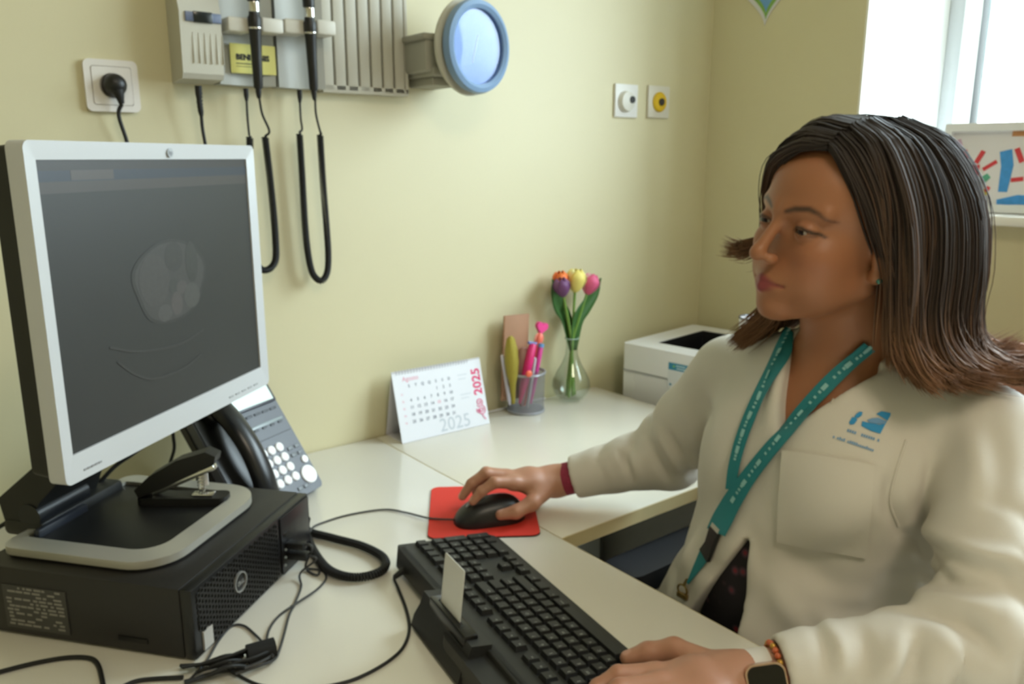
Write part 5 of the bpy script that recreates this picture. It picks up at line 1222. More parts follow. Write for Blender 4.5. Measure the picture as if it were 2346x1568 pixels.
# ------------------------------------------------------------------ white coat
def folds(P, a, b, amp, wl, ph, skew=.0, tw=2.):
    ab = b-a; L = np.linalg.norm(ab); ab = ab/L; t = (P-a)@ab; r = P-a-t[:, None]*ab
    e = np.array([0, 0, 1.]); e = e-ab*e.dot(ab); e /= np.linalg.norm(e); g = np.cross(ab, e); an = np.arctan2(r@g, r@e)
    return amp*(1-2*np.abs(np.sin(np.pi*t/wl+.5*ph+.5*skew*np.sin(an*1.+.6)*tw+.35*np.sin(t*41+ph)))**.7)*(.5+.5*np.cos(an*2+ph)), t/L
def sleeve(P, S, E, W, rs, ph):
    cuff = W+(E-W)*.19
    d = capd(P, S, E, rs[0], rs[1]); d2 = capd(P, E, cuff, rs[1]*1.02, rs[2])
    f1, t1 = folds(P, S, E, .0110, .075, ph, 1.5); f2, t2 = folds(P, E, W, .0085, .058, ph+1, 1.3)
    d = d+f1*np.clip((t1-.25)/.5, 0, 1); d2 = d2+f2*np.clip((.78-t2)/.55, 0, 1)
    d = s_min(d, d2, .010)
    ax = (W-E)/np.linalg.norm(W-E); tc = (P-cuff)@ax
    d = np.maximum(d, tc-.004)
    band = np.maximum(capd(P, cuff-ax*.05, cuff+ax*.05, rs[2]+.0015, rs[2]+.0015), np.abs(tc+.020)-.0215); d = s_min(d, band, .004)
    bore = np.maximum(capd(P, cuff-ax*.01, cuff+ax*.08, rs[2]-.0075, rs[2]-.0075), -tc-.012)
    return np.maximum(d, -bore)
FX_ = TRm@np.array([1., 0, 0]); LX_ = TRm@np.array([0, 1., 0])       # torso forward, torso left (her left)
NPIT = np.array([.875, -.925, 1.03])
Vbot = np.array([.840, -.912, .974])
def vwidth(z):   # half opening of the neckline at height z
    return np.clip((z-Vbot[2])*.62, 0, .09)
def opening(P):
    """signed distance of the front opening: V neckline above, slit spreading below the chest button"""
    lat = (P[:, 1]-(Vbot[1]+(Vbot[2]-P[:, 2])*.30))
    up = np.abs(lat+.004)-vwidth(P[:, 2])
    low = np.clip((.842-P[:, 2])*.30, 0, .05); l2 = np.abs(lat+.028+np.clip(.842-P[:, 2], 0, 1)*.05)-low
    o = np.minimum(np.where(P[:, 2] > Vbot[2], up, .02), np.where(P[:, 2] < .842, l2, .02))
    return o
def coat_fn(P):
    d = torso_fn(P, .006)
    lon = P@LX_; hgt = P[:, 2]
    d = d+.0035*np.sin(P[:, 1]*38+P[:, 2]*46+.5)*np.clip((.95-hgt)/.12, 0, 1)+.003*np.sin(P[:, 2]*60-P[:, 1]*35)*np.clip((.86-hgt)/.1, 0, 1)
    sk = elld(P, PE+np.array([-.045, 0, .04]), (.20, .215, .20), TRm); sk = np.maximum(sk, .50-hgt); d = s_min(d, sk, .06)
    d = s_min(d, capd(P, (SHR+NK1)/2+np.array([0, 0, .004]), SHR+np.array([0, -.01, .0]), .040, .054), .03)
    d = s_min(d, capd(P, (SHL+NK1)/2+np.array([0, 0, .004]), SHL+np.array([0, .01, .0]), .040, .056), .03)
    d = s_min(d, capd(P, NK1+np.array([.02, 0, -.02]), NK1+np.array([.012, 0, .02]), .064, .061), .02)      # collar stand
    d = s_min(d, sleeve(P, SHR+np.array([0, .012, -.01]), ELR, WRR, (.062, .052, .035), .4), .012)
    d = s_min(d, sleeve(P, SHL+np.array([.0, -.012, -.01]), ELL, WRL, (.062, .054, .0365), 2.1), .012)
    d = s_min(d, capd(P, CH+np.array([.02, -.130, -.02]), BE+np.array([.02, -.150, -.06]), .042, .050), .03)
    # neckline, slit, hem
    front = -((P-CH)@FX_)+.02
    op = np.maximum(opening(P), front)
    deep = np.maximum(op, -torso_fn(P, -.03))
    d = s_max(d, -deep, .003)
    bore = np.maximum(capd(P, NK1+np.array([-.012, 0, -.03]), NK0, .057, .057), -((hgt-1.02)))
    d = s_max(d, -bore, .003)
    return np.maximum(d, .515-hgt)
VC, FC = sdf_mesh(coat_fn, (.60, -1.36, .50), (1.32, -.44, 1.13), .0045)
VC = laplace(VC, FC, 2, .5)
# cloth wrinkles: creases (-) and ridges (+) laid over the coat along measured lines
def wrinkle(V, F, lines):
    t = BVHTree.FromPolygons([tuple(v) for v in V], [tuple(f) for f in F])
    e1 = V[F[:, 1]]-V[F[:, 0]]; e2 = V[F[:, 3]]-V[F[:, 0]]; fn_ = np.cross(e1, e2); N = np.stack([np.bincount(F.ravel(), weights=np.repeat(fn_[:, k], 4), minlength=len(V)) for k in range(3)], 1); N /= np.linalg.norm(N, axis=1)[:, None]+1e-12
    D = np.zeros(len(V))
    for pts, amp, w in lines:
        L = []
        for p in smooth_path([(a, b, 0) for a, b in pts], 8):
            d = ray(p[0], p[1]); d = Vector(d/np.linalg.norm(d)); h = t.ray_cast(Vector(CAM_C)+d*.5, d)
            if h[0] is not None: L.append(np.array(h[0]))
        if len(L) < 3: continue
        L = np.array(L); m = np.where((V > L.min(0)-3*w).all(1) & (V < L.max(0)+3*w).all(1))[0]
        best = np.full(len(m), 9.); bt = np.zeros(len(m))
        for i in range(len(L)-1):
            ab = L[i+1]-L[i]; u_ = np.clip(((V[m]-L[i])@ab)/(ab@ab+1e-12), 0, 1); dd_ = np.linalg.norm(V[m]-L[i]-u_[:, None]*ab, axis=1); q_ = dd_ < best; best[q_] = dd_[q_]; bt[q_] = (i+u_[q_])/(len(L)-1)
        D[m] += amp*np.exp(-(best/w)**2)*np.sin(np.pi*np.clip(bt, .04, .96))**.6
    return V+N*D[:, None]
WR = [
 ([(1478, 995), (1508, 1055), (1540, 1112)], -.008, .007), ([(1500, 980), (1528, 1030), (1566, 1095)], .006, .008), ([(1520, 975), (1552, 1030), (1585, 1085)], -.007, .007),
 ([(1405, 1040), (1420, 1065), (1432, 1100)], .004, .007), ([(1432, 1025), (1452, 1058), (1462, 1105)], .004, .007), ([(1418, 1040), (1436, 1068), (1448, 1105)], -.004, .006), ([(1372, 1062), (1386, 1100), (1384, 1140)], -.003, .006),
 ([(1560, 930), (1590, 985), (1600, 1040)], .006, .012), ([(1600, 880), (1625, 940), (1620, 1000)], -.005, .010),
 ([(2030, 1190), (1930, 1262), (1820, 1290)], -.005, .020), ([(1800, 1262), (1880, 1330), (1960, 1400)], -.006, .018), ([(1730, 1300), (1800, 1390), (1850, 1460)], .005, .018), ([(1700, 1180), (1740, 1280), (1760, 1400)], -.004, .016),
 ([(1850, 1345), (1930, 1370), (2000, 1375)], .005, .014),
 ([(2048, 1080), (2040, 1150), (2066, 1220)], -.009, .010), ([(2060, 1215), (2150, 1262), (2250, 1300), (2320, 1310)], -.012, .011), ([(2085, 1205), (2190, 1262), (2300, 1285), (2346, 1270)], .011, .013),
 ([(2105, 1250), (2135, 1290), (2175, 1330)], -.007, .007), ([(2040, 1320), (2150, 1330), (2260, 1350), (2340, 1345)], -.008, .012), ([(2060, 1360), (2180, 1375), (2300, 1400)], .008, .014),
 ([(2040, 1395), (2140, 1405), (2240, 1450), (2300, 1520)], -.010, .010), ([(2210, 960), (2240, 1060), (2230, 1150)], .006, .016), ([(2270, 960), (2285, 1080), (2262, 1180)], -.006, .014), ([(2120, 1010), (2100, 1080), (2090, 1160)], .006, .014),
 ([(1855, 1420), (1890, 1490), (1895, 1565)], -.005, .008), ([(1880, 1405), (1925, 1480), (1930, 1560)], .005, .009), ([(1960, 1420), (1985, 1490), (1980, 1560)], -.005, .009), ([(2070, 1440), (2050, 1510), (2010, 1565)], .006, .010), ([(2100, 1460), (2090, 1520), (2060, 1565)], -.006, .009), ([(2160, 1450), (2200, 1510), (2210, 1565)], .006, .012),
 ([(1800, 800), (1778, 900), (1752, 1000)], .004, .007), ([(1782, 800), (1752, 900), (1730, 990)], -.003, .005), ([(1905, 925), (1935, 875), (1978, 872)], -.0025, .004), ([(1610, 1200), (1570, 1280), (1550, 1340)], .005, .012), ([(1532, 1265), (1545, 1310), (1540, 1350)], -.006, .008),
]
VC = wrinkle(VC, FC, WR); VC = laplace(VC, FC, 1, .5)
m_coat = M('white_cotton', 'd2ccc2', .8, bump=(900, .12), noise=(6, .02))
coat = np_obj('lab_coat', np_mesh('lab_coat', VC, FC, m_coat), per, 'white cotton coat')
bvh = BVHTree.FromPolygons([tuple(v) for v in VC], [tuple(f) for f in FC])
def on_coat(u, v, off=.0015):
    d = ray(u, v); d = Vector(d/np.linalg.norm(d)); h = bvh.ray_cast(Vector(CAM_C)+d*.5, d)
    if h[0] is None: return None
    nrm = h[1] if h[1].dot(d) < 0 else -h[1]
    return np.array(h[0]+nrm*off), np.array(nrm)
def drape_x(y, z, off=.0015):
    """point of the coat's front straight ahead at lateral y and height z"""
    h = bvh.ray_cast(Vector((.3, y, z)), Vector((1, 0, 0))); 
    if h[0] is None: return None
    n_ = h[1] if h[1].x < 0 else -h[1]
    return np.array(h[0])+np.array(n_)*off, np.array(n_)
# blouse showing in the slit
blouse = M('floral_blouse', '1c1518', .8)
nt = blouse.node_tree; vt = nt.nodes.new('ShaderNodeTexVoronoi'); vt.inputs['Scale'].default_value = 42; cr = nt.nodes.new('ShaderNodeValToRGB'); tcn = nt.nodes.new('ShaderNodeTexCoord')
cr.color_ramp.elements[0].position = .12; cr.color_ramp.elements[0].color = lin('8e2230'); cr.color_ramp.elements[1].position = .36; cr.color_ramp.elements[1].color = lin('19131a')
el = cr.color_ramp.elements.new(.22); el.color = lin('4d3440')
nt.links.new(tcn.outputs['Object'], vt.inputs['Vector']); nt.links.new(vt.outputs['Distance'], cr.inputs[0]); nt.links.new(cr.outputs[0], nt.nodes['Principled BSDF'].inputs['Base Color'])
def bl_fn(P): return np.maximum(np.maximum(torso_fn(P, -.006), P[:, 2]-.955), .52-P[:, 2])
VL, FL_ = sdf_mesh(bl_fn, (.76, -1.12, .50), (1.26, -.66, .98), .008)
np_obj('blouse', np_mesh('blouse', VL, FL_, blouse), per, 'dark floral blouse')
def tr_fn(P):
    d = elld(P, PE, (.168, .192, .13), TRm)
    for h, k, an in ((HPR, KNR, ANR), (HPL, KNL, ANL)):
        d = s_min(d, capd(P, h, k, .088, .066), .04); d = s_min(d, capd(P, k, an, .062, .055), .02)
    return np.maximum(np.maximum(d, P[:, 2]-.62), .085-P[:, 2])
VT, FT = sdf_mesh(tr_fn, (.45, -1.20, .06), (1.25, -.60, .66), .012)
np_obj('trousers', np_mesh('trousers', VT, FT, M('navy_trousers', '23262e', .85)), per, 'dark trousers')
for an in (ANR, ANL):
    def sh_fn(P, an=an): return np.maximum(s_min(capd(P, an+np.array([.03, 0, -.045]), an+np.array([-.15, 0, -.058]), .042, .034), capd(P, an+np.array([0, 0, .03]), an+np.array([0, 0, -.04]), .046, .046), .03), -(P[:, 2]))
    v_, f_ = sdf_mesh(sh_fn, an+np.array([-.22, -.07, -.095]), an+np.array([.10, .07, .06]), .008); np_obj('shoe', np_mesh('shoe', v_, f_, M('shoe_dark', '1b1b1d', .5)), per)

# draped details ---------------------------------------------------
def drape_patch(quad, nu, nv, off, thick):
    """quad: four photo points tl,tr,br,bl laid over the coat as a thin patch"""
    tl, tr, br, bl = [np.array(p, float) for p in quad]; g = []
    for j in range(nv+1):
        for i in range(nu+1):
            s, t = i/nu, j/nv; p = (tl*(1-s)+tr*s)*(1-t)+(bl*(1-s)+br*s)*t; g.append(on_coat(*p, off))
    if any(x is None for x in g): return None
    P = np.array([x[0] for x in g]); N = np.array([x[1] for x in g])
    return P, N
def patch_mesh(P, N, nu, nv, thick):
    k = len(P); v = [tuple(p) for p in P]+[tuple(p-n_*thick) for p, n_ in zip(P, N)]; f = []
    I = lambda i, j: j*(nu+1)+i
    for j in range(nv):
        for i in range(nu): f.append((I(i, j), I(i+1, j), I(i+1, j+1), I(i, j+1))); f.append((k+I(i, j+1), k+I(i+1, j+1), k+I(i+1, j), k+I(i, j)))
    rim = [I(i, 0) for i in range(nu)]+[I(nu, j) for j in range(nv)]+[I(i, nv) for i in range(nu, 0, -1)]+[I(0, j) for j in range(nv, 0, -1)]
    for a, b in zip(rim, rim[1:]+rim[:1]): f.append((a, k+a, k+b, b))
    return v, f
pp = drape_patch(((1797, 1032), (2001, 1066), (1984, 1276), (1782, 1238)), 18, 18, .0046, 0)
if pp: v, f = patch_mesh(*pp, 18, 18, .008); MB().add(v, f).part('chest_pocket', m_coat, coat, world=True, ang=60)
m_lg = M('print_blue', '2f8fc8', .75)
lb = MB()
def logo_poly(pts, mb):
    g = [on_coat(*p, .0012) for p in pts]
    if any(x is None for x in g): return
    tri = tessellate_polygon([[Vector((p[0], p[1], 0)) for p in pts]])
    mb.add([tuple(x[0]) for x in g], [tuple(t) for t in tri])
L0 = np.array([1942, 942.])
for poly in ([(1975, 966), (1992, 970), (2014, 974), (2024, 972), (2033, 962), (2016, 995), (1994, 988), (1973, 977)], [(2007, 949), (2019, 943), (2040, 947), (2039, 954), (2032, 965), (2020, 957)],
             [(1945, 969), (1952, 957), (1961, 957), (1964, 963), (1957, 973), (1948, 974)], [(1957, 955), (1962, 949), (1969, 944), (1976, 945), (1974, 953), (1965, 959)]):
    dense = []
    for a, b_ in zip(poly, poly[1:]+poly[:1]):
        for t in (0, .5): dense.append((a[0]+(b_[0]-a[0])*t, a[1]+(b_[1]-a[1])*t))
    logo_poly(dense, lb)
if lb.v: lb.part('coat_emblem', m_lg, coat, 'blue printed emblem', world=True)
lt = MB()
logo_poly([(1986, 963), (1998, 959), (2012, 958), (2030, 966), (2022, 972), (2006, 972), (1992, 969)], lt)
def line_text(p0, p1, hgt, seed, n):
    r_ = random.Random(seed); p0 = np.array(p0, float); p1 = np.array(p1, float); d = (p1-p0)/n; up = np.array([d[1], -d[0]]); up /= np.linalg.norm(up); up = up if up[1] < 0 else -up
    for i in range(n):
        if r_.random() < .15: continue
        a = p0+d*i; b_ = a+d*.72; hh = hgt*r_.choice((.7, .7, 1.)); logo_poly([tuple(a), tuple(b_), tuple(b_+up*hh), tuple(a+up*hh)], lt)
line_text((1935, 988), (2014, 1014), 9, 1, 15); line_text((1908, 1004), (2001, 1036), 7, 2, 20)
if lt.v: lt.part('coat_lettering', M('print_blue_pale', '6f9ac4', .75), coat, 'small blue lettering', world=True)
# seams: lapel edge bands and shoulder seam
def seam(pts, r, name='seam'):
    g = [on_coat(*p, .0006) for p in smooth2(pts)]; g = [x[0] for x in g if x is not None]
    if len(g) > 3: MB().tube(g, r, 6).part(name, m_coat, coat, world=True)
def smooth2(pts, n=8): return [tuple(p[:2]) for p in smooth_path([(p[0], p[1], 0) for p in pts], n)]
seam([(1905, 925), (1935, 873), (1978, 873)], .0012); seam([(2075, 1010), (2052, 1080), (2040, 1150), (2058, 1205)], .0014)

# ------------------------------------------------------------------ lanyard
m_ln = M('teal_ribbon', '1d7d86', .6, bump=(1200, .3)); m_lnp = M('ribbon_print', '8fc3c4', .6)
lay = thing('lanyard', 'teal lanyard with pale print and black clip, round the woman\'s neck', 'lanyard', Matrix.Translation(NK1))
def strap(pts, widths, offz=.0030, name='strap', flip=False):
    C_ = smooth2(pts, 8); W_ = np.interp(np.linspace(0, 1, len(C_)), np.linspace(0, 1, len(widths)), widths); P = []; N = []
    rows = []
    for i, c in enumerate(C_):
        a = np.array(C_[max(i-1, 0)]); b_ = np.array(C_[min(i+1, len(C_)-1)]); d = b_-a; d /= np.linalg.norm(d); s = np.array([-d[1], d[0]])
        r_ = [on_any(*(np.array(c)+s*W_[i]*k/2), offz) for k in (-1, 0, 1)]
        if any(x is None for x in r_): continue
        rows.append(r_)
    if len(rows) < 3: return None
    P = np.array([[x[0] for x in r] for r in rows]); N = np.array([[x[1] for x in r] for r in rows])
    for _ in range(6): P[1:-1] = P[1:-1]*.5+(P[:-2]+P[2:])*.25
    v, f = patch_mesh(P.reshape(-1, 3), N.reshape(-1, 3), 2, len(rows)-1, .0012); MB().add(v, f).part(name, m_ln, lay, world=True)
    return P, N
bvh2 = BVHTree.FromPolygons([tuple(v) for v in V1], [tuple(f) for f in F1])
def on_any(u, v, off):
    d = ray(u, v); d = Vector(d/np.linalg.norm(d)); best = None
    for t in (bvh, bvh2):
        h = t.ray_cast(Vector(CAM_C)+d*.5, d)
        if h[0] is not None and (best is None or h[3] < best[0]): best = (h[3], h[0], h[1] if h[1].dot(d) < 0 else -h[1])
    return None if best is None else (np.array(best[1]+best[2]*off), np.array(best[2]))
s1_ = strap([(1822, 745), (1790, 815), (1755, 890), (1722, 960), (1700, 1020), (1686, 1075), (1680, 1120)], [24, 27, 27, 26, 26, 24, 22], .0062)
s2_ = strap([(1985, 790), (1940, 838), (1880, 905), (1820, 975), (1765, 1040), (1720, 1095), (1690, 1140), (1665, 1190), (1650, 1222)], [30, 34, 34, 33, 34, 38, 44, 46, 42], .0075)
def print_on(S, n, seed):
    if S is None: return
    P, N = S; b = MB(); r_ = random.Random(seed); k = len(P)
    for i in range(n):
        t = (i+.5)/n*(k-2)*.78; j = int(t); fr = t-j; c = P[j, 1]*(1-fr)+P[j+1, 1]*fr; nn = N[j, 1]; d = P[j+1, 1]-P[j, 1]; d /= np.linalg.norm(d); s = np.cross(nn, d)
        w = .0032 if i % 5 else .0046; L = .0016 if i % 5 else .0046
        if i % 5 == 4: continue
        c = c+nn*.0009; b.add([tuple(c+d*L*a_+s*w*b_) for a_, b_ in ((-1, -.6), (1, -.6), (1, .6), (-1, .6))], [(0, 1, 2, 3)])
    b.part('ribbon_print', m_lnp, lay, 'pale printed marks', world=True)
print_on(s1_, 34, 1); print_on(s2_, 36, 2)
def block(u0, v0, u1, v1, w0, w1, off, th, name, mat, lab=None):
    a = on_coat(u0, v0, off); b_ = on_coat(u1, v1, off)
    if a is None or b_ is None: return
    nn = (a[1]+b_[1])/2; ax = b_[0]-a[0]; L = np.linalg.norm(ax); ax /= L; nn = nn-ax*nn.dot(ax); nn /= np.linalg.norm(nn); s = np.cross(nn, ax)
    T = frame(a[0], s, ax, nn); MB().prism([(-w0/2, 0), (w0/2, 0), (w1/2, L), (-w1/2, L)] if True else [], -th/2, th/2, mtx=T).part(name, mat, lay, lab, world=True)
block(1650, 1208, 1644, 1222, .020, .020, .0055, .004, 'clip_bar', M('clip_pale', 'b9b6ac', .35), 'pale bar')
block(1646, 1217, 1632, 1258, .021, .018, .0055, .006, 'clip_upper', m_blk, 'black buckle'); block(1633, 1254, 1622, 1274, .018, .023, .0055, .006, 'clip_lower', m_blk, 'black buckle')
block(1622, 1268, 1582, 1336, .022, .004, .0045, .0016, 'strap_tail', m_ln)
hk = on_coat(1572, 1352, .006)
if hk is not None:
    p = hk[0]; b = MB(); b.tube([p+np.array([0, .008*math.cos(a), .008*math.sin(a)]) for a in np.linspace(0, 2*math.pi, 17)[:-1]], .0016, 6, closed=True)
    b.tube([p+np.array([0, -.002, .008]), p+np.array([.002, -.006, .018])], .0022, 6); b.box(p[0]-.003, p[0]+.003, p[1]-.010, p[1]+.008, p[2]-.012, p[2]-.005, .001); b.part('metal_hook', M('brass_hook', 'a08a5a', .3, metal=.9), lay, 'brass hook', world=True)

# ------------------------------------------------------------------ on the wrists
def band(o, name, W, E, t, r, width, th, mat, lab=None, squash=.88):
    ax = (E-W)/np.linalg.norm(E-W); c = W+(E-W)*t; e = np.array([0, 0, 1.]); e = e-ax*e.dot(ax); e /= np.linalg.norm(e); s = np.cross(ax, e)
    T = frame(c, s, e, ax); pts = [(r*math.cos(a), r*squash*math.sin(a)) for a in np.linspace(0, 2*math.pi, 41)[:-1]]; pi_ = [(x*(1-th/r), y*(1-th/r)) for x, y in pts]
    MB().ring(pts, pi_, -width/2, width/2, mtx=T).part(name, mat, o, lab, world=True); return T
m_wb = M('pink_woven_band', '8c2340', .7, noise=(260, .5), bump=(900, .4))
wb = thing('wristband', 'dark pink woven wristband at the woman\'s right cuff', 'bracelet', Matrix.Translation(WRR))
band(wb, 'band', WRR, ELR, .135, .0305, .017, .002, m_wb); band(wb, 'red_thread', WRR, ELR, .075, .0288, .0032, .0016, M('red_thread', '6e1f24', .7), 'thin dark red thread')
sw = thing('smartwatch', 'smartwatch with pale strap and black square screen on her left wrist', 'watch', Matrix.Translation(WRL))
Tw = band(sw, 'strap', WRL, ELL, .090, .0290, .024, .0022, M('pale_strap', 'd2cbc2', .55), None, .92)
Tc = Tw @ Matrix.Rotation(rad(-66), 4, 'Z') @ frame((0, .0285, 0), (1, 0, 0), (0, 0, 1), (0, 1, 0))
MB().prism(rrect(.036, .041, .010, 6), -.003, .006, mtx=Tc).part('case', M('rose_gold', 'd6b7a4', .25, metal=.8), sw, 'rose gold case', world=True)
MB().prism(rrect(.0325, .0375, .009, 6), .006, .0072, mtx=Tc).part('screen', M('watch_black', '100f0f', .12), sw, 'black screen', world=True)
MB().lathe([(.0, -.001), (.003, -.001), (.003, .002), (0, .002)], 12, mtx=Tc @ frame((.0185, .006, .0015), (0, 1, 0), (0, 0, 1), (1, 0, 0))).part('crown', M('rose_gold'), sw, world=True)
br = thing('bracelet', 'orange and gold bead bracelet between watch and left cuff', 'bracelet', Matrix.Translation(WRL))
ax = (ELL-WRL)/np.linalg.norm(ELL-WRL); c = WRL+(ELL-WRL)*.160; e_ = np.array([0, 0, 1.]); e_ = e_-ax*e_.dot(ax); e_ /= np.linalg.norm(e_); s_ = np.cross(ax, e_)
for k in range(26):
    a = 2*math.pi*k/26; MB().ball(tuple(c+.0312*(math.cos(a)*s_+math.sin(a)*e_*.94)), .0036, 8, 6).part('bead', (M('bead_orange', 'c4623a', .35), M('bead_gold', 'c79a4a', .3, metal=.7))[k % 3 == 1], br, world=True)

# ------------------------------------------------------------------ hair: guides per side, interpolated into strands
GL = [[(.070, .026, .094), (.068, .046, .082), (.050, .070, .048), (.024, .082, .004), (-.008, .086, -.040), (-.020, .090, -.085), (-.022, .096, -.118), (-.018, .106, -.142)],
      [(.045, .026, .115), (.040, .062, .096), (.024, .090, .046), (.006, .100, -.010), (-.012, .104, -.060), (-.026, .108, -.102), (-.032, .122, -.130), (-.034, .142, -.146)],
      [(.02, .026, .124), (.012, .070, .105), (-.006, .102, .048), (-.022, .114, -.018), (-.034, .117, -.074), (-.046, .124, -.112), (-.056, .146, -.136), (-.066, .170, -.140)],
      [(-.02, .026, .129), (-.05, .072, .108), (-.086, .102, .052), (-.104, .115, -.020), (-.112, .119, -.078), (-.122, .130, -.114), (-.146, .154, -.134), (-.176, .178, -.126)],
      [(-.045, .02, .127), (-.088, .050, .107), (-.128, .076, .048), (-.145, .086, -.026), (-.150, .090, -.082), (-.160, .100, -.118), (-.190, .118, -.136), (-.224, .132, -.118)],
      [(-.05, .016, .124), (-.104, .020, .103), (-.144, .026, .042), (-.158, .028, -.030), (-.161, .030, -.086), (-.170, .034, -.124), (-.198, .044, -.140), (-.228, .056, -.126)],
      [(-.05, .010, .124), (-.104, -.010, .103), (-.144, -.020, .042), (-.156, -.022, -.030), (-.158, -.022, -.090), (-.164, -.022, -.130), (-.186, -.022, -.150), (-.212, -.022, -.146)]]
_R0 = [(.070, .026, .094), (.084, -.006, .090), (.080, -.044, .066), (.058, -.070, .022), (.036, -.082, -.018), (.034, -.090, -.046), (.046, -.102, -.060), (.056, -.118, -.060)]
_R1 = [(.066, .026, .099), (.078, -.010, .098), (.072, -.050, .070), (.048, -.078, .018), (.012, -.086, -.034), (-.014, -.092, -.090), (-.010, -.099, -.142), (.020, -.110, -.186)]
GR = [_R0, _R0, _R1,
      [(.058, .026, .106), (.066, -.014, .106), (.058, -.056, .076), (.036, -.082, .014), (.006, -.090, -.036), (-.016, -.096, -.092), (-.010, -.103, -.146), (.022, -.114, -.192)],
      [(.03, .026, .122), (.034, -.026, .121), (.024, -.074, .080), (.012, -.094, .010), (-.008, -.098, -.060), (-.020, -.104, -.114), (-.016, -.110, -.160), (.004, -.118, -.192)],
      [(-.02, .026, .129), (-.04, -.03, .120), (-.07, -.082, .072), (-.082, -.098, .0), (-.088, -.102, -.07), (-.096, -.108, -.125), (-.104, -.120, -.16), (-.106, -.132, -.172)],
      [(-.045, .02, .127), (-.09, -.034, .105), (-.132, -.056, .042), (-.142, -.062, -.03), (-.144, -.064, -.09), (-.150, -.068, -.132), (-.164, -.074, -.16), (-.18, -.08, -.166)],
      [(-.05, .010, .124), (-.104, -.010, .103), (-.144, -.020, .042), (-.156, -.022, -.030), (-.158, -.022, -.090), (-.164, -.022, -.130), (-.186, -.022, -.150), (-.212, -.022, -.146)]]
def guide_surface(G, ns, nt_):
    """(ns, nt) grid of hair-surface points in head coordinates"""
    A = np.array([smooth_path(g, 6) for g in G]); k = len(G); out = []
    Pk = [smooth_path([A[i, j] for i in range(k)], 10) for j in range(A.shape[1])]; S = np.array(Pk).transpose(1, 0, 2)
    si = np.linspace(0, S.shape[0]-1, ns); ti = np.linspace(0, S.shape[1]-1, nt_)
    a = np.stack([np.stack([np.interp(si, np.arange(S.shape[0]), S[:, j, c]) for j in range(S.shape[1])], 1) for c in range(3)], -1)
    return np.stack([np.stack([np.interp(ti, np.arange(a.shape[1]), a[i, :, c]) for i in range(ns)], 0) for c in range(3)], -1)
cDark, cMid, cTip = [np.array(lin(c)[:3]) for c in ('2a2321', '40322b', '8c6549')]
def strands(n, seed):
    r_ = np.random.default_rng(seed); V = []; F = []; C = []; base = 0
    for G, share in ((GL, .62), (GR, .38)):
        NS, NT = 220, 26; Sf = guide_surface(G, NS, NT); m = int(n*share)
        for _ in range(m):
            s = r_.random()*(NS-1); depth = r_.random()**1.6; clump = math.floor(s/9); cr_ = np.random.default_rng(int(clump)+(1000 if G is GR else 0))
            i = int(s); fr = s-i; P = Sf[i]*(1-fr)+Sf[min(i+1, NS-1)]*fr
            cl = cr_.normal(size=(3, 3)); t = np.linspace(0, 1, NT)[:, None]
            P = P*(1-.085*depth*np.sin(np.pi*np.clip(t*1.1, 0, 1))-.05*depth*t)
            P = P+(cl[0]*.0024*np.sin(t*5+cl[1, 0]*2)+cl[1]*.0042*t**2)*np.array([1, 1, .5])+r_.normal(size=3)*(.0022 if r_.random() > .06 else .0065)*(.25+t)+np.array([0, 0, .004])*r_.normal()*t**2
            wv = .0030*np.sin(t*14+cl[2, 0]*3)*t; P = P+wv*cl[2]
            L = NT if r_.random() > .35 else int(NT*r_.uniform(.80, .97)); sf_ = s/(NS-1)*7; L = int(NT*.60) if (G is GR and 1.12 < sf_ < 1.93) else L; P = P[:L]; tt = np.linspace(0, 1, L)
            Tn = np.gradient(P, axis=0); Tn /= np.linalg.norm(Tn, axis=1)[:, None]+1e-9; O = P-np.array([-.015, 0, .0]); O[:, 2] *= .4; O /= np.linalg.norm(O, axis=1)[:, None]; A = np.cross(Tn, O); A /= np.linalg.norm(A, axis=1)[:, None]+1e-9; B_ = np.cross(A, Tn)
            w = .00135*(1-.15*tt)*np.minimum(1, (1-tt)*5+.12)*(.7+.6*r_.random())
            ring = [P+A*w[:, None], P+B_*(w*.45)[:, None], P-A*w[:, None], P-B_*(w*.45)[:, None]]
            v = np.stack(ring, 1).reshape(-1, 3); V.append(v)
            f = []
            for a in range(L-1):
                for b_ in range(4): f.append((base+a*4+b_, base+a*4+(b_+1) % 4, base+(a+1)*4+(b_+1) % 4, base+(a+1)*4+b_))
            F.append(f); base += len(v)
            lt_ = np.clip((tt-.55)/.42, 0, 1)[:, None]; hi_ = np.clip(cr_.normal()*.35+r_.normal()*.25, 0, .8)
            col = cDark*(1-np.clip(tt*1.6, 0, 1)[:, None])+cMid*np.clip(tt*1.6, 0, 1)[:, None]; col = col*(1-lt_)+(cTip*(.75+.3*r_.random()))*lt_; col = col*(1-hi_*.5*np.clip((tt-.15)*3, 0, 1)[:, None])+cTip*hi_*.5*np.clip((tt-.15)*3, 0, 1)[:, None]
            C.append(np.repeat(col, 4, 0))
    return np.concatenate(V), np.array([q for f in F for q in f]), np.concatenate(C)
m_hair = M('brown_hair', '3a2c25', .56, attr='Col', spec=.3)
Vh, Fh, Ch = strands(7000, 5)
Vh = HH+Vh@HR.T
hair = np_obj('hair', np_mesh('hair', Vh, Fh, m_hair, Ch), per, 'shoulder-length dark brown hair with lighter ends')
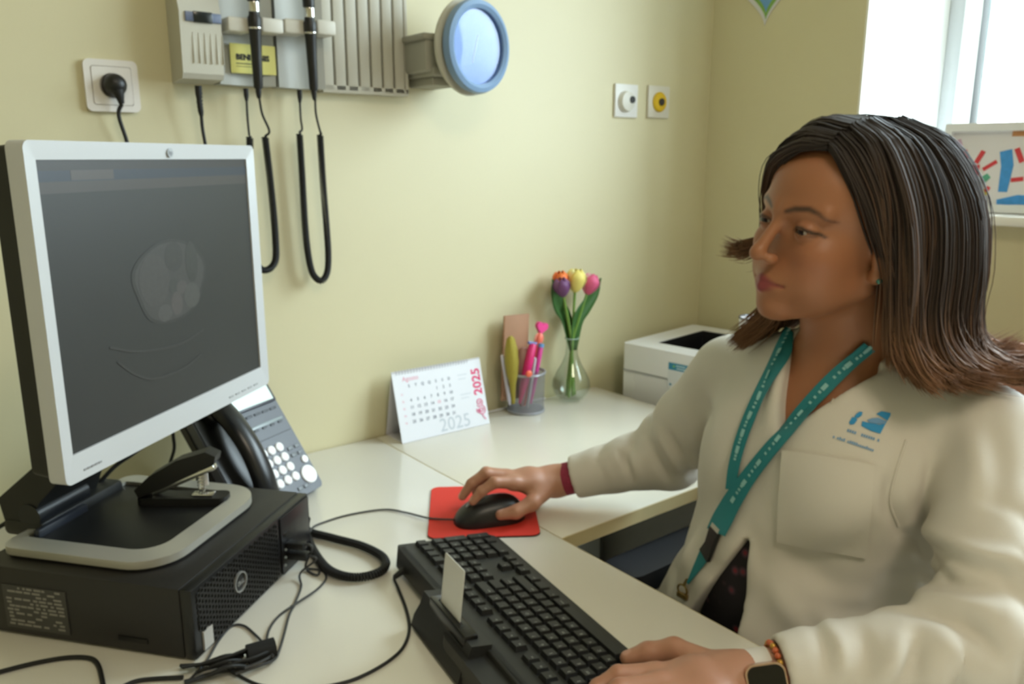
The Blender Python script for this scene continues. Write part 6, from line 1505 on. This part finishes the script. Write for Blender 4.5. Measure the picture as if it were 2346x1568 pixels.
# under layer that closes the gaps
Vu = []; Fu = []; Cu = []; base = 0
for G in (GL, GR):
    Sf = guide_surface(G, 60, 26); Sf = Sf*(.972-.05*np.sin(np.pi*np.linspace(0, 1, 26))[None, :, None]-.03*np.linspace(0, 1, 26)[None, :, None]); Sf = Sf[:, :23]; nt_ = 23
    Vu.append(Sf.reshape(-1, 3)); tt = np.linspace(0, .88, nt_)
    col = cDark*(1-np.clip((tt-.5)*2, 0, 1))[:, None]+cMid*np.clip((tt-.5)*2, 0, 1)[:, None]; Cu.append(np.tile(col, (60, 1)))
    Fu += [(base+i*nt_+j, base+(i+1)*nt_+j, base+(i+1)*nt_+j+1, base+i*nt_+j+1) for i in range(59) for j in range(nt_-1) if not (G is GR and i < 18 and j > 12)]; base += 60*nt_
uo = np_obj('under_layer', np_mesh('hair_under', HH+np.concatenate(Vu)@HR.T, np.array(Fu), m_hair, np.concatenate(Cu)), per)
uo.parent = hair; uo.modifiers.new('thick', 'SOLIDIFY').thickness = .003
def cap_fn(P):
    q = (P-HH)@HR; d = elld(q, (-.014, 0, .024), (.105, .080, .097)); return np.maximum(d, -(q[:, 2]*.75+(.0-q[:, 0])*.9+.018-.030*np.abs(q[:, 1])/.08))
Vk, Fk = sdf_mesh(cap_fn, HH-.135, HH+.135, .004); co = np_obj('scalp_cap', np_mesh('scalp_cap', Vk, Fk, m_hair, np.tile(cDark, (len(Vk), 1))), per); co.parent = hair

# ------------------------------------------------------------------ office chair
och = thing('office_chair', 'black office chair with brown backrest under the seated woman', 'chair', loc=(1.06, -.90, 0))
m_ch = M('chair_black', '17181c', .55); m_cb = M('chair_brown', '8a5a42', .55, noise=(30, .08))
MB().box(.80, 1.29, -1.14, -.66, .36, .435, .03, 3).part('seat', m_ch, och, world=True)
b = MB(); T = frame((1.285, -.90, .50), (0, 1, 0), (.17, 0, .985), (.985, 0, -.17))
b.prism(rrect(.50, .545, .09, 8, 0, .27), -.03, .03, mtx=T); b.part('backrest', m_cb, och, 'brown backrest', world=True)
MB().box(-.04, .04, -.06, .30, .03, .05, .006, mtx=T).part('back_support', m_ch, och, world=True)
MB().lathe([(.03, .10), (.03, .36)], 20, c=(1.05, -.90, 0)).part('column', m_ch, och, world=True)
for k in range(5):
    a = rad(72*k+20); e = np.array([math.cos(a), math.sin(a), 0]); c = np.array([1.05, -.90, 0])
    MB().tube([c+e*.02+np.array([0, 0, .10]), c+e*.28+np.array([0, 0, .07])], [.028, .020], 10).part('base_leg', m_ch, och, world=True)
    MB().lathe([(0, -.012), (.026, -.012), (.028, 0), (.026, .012), (0, .012)], 18, mtx=frame(c+e*.28+np.array([0, 0, .029]), e, (0, 0, 1), np.cross(e, [0, 0, 1.]))).part('caster', m_blk, och, world=True)
for sy in (1, -1):
    yy = -.90+sy*.272
    MB().prism(rrect(.30, .075, .03, 6), 0, .035, mtx=frame((1.02, yy, .625), (1, 0, 0), (0, 1, 0), (0, 0, 1))).part('armrest', m_ch, och, world=True)
    MB().tube(smooth_path([(1.10, yy-sy*.02, .40), (1.11, yy, .48), (1.08, yy, .63)], 5), .020, 10, flat=.6).part('arm_post', m_ch, och, world=True)
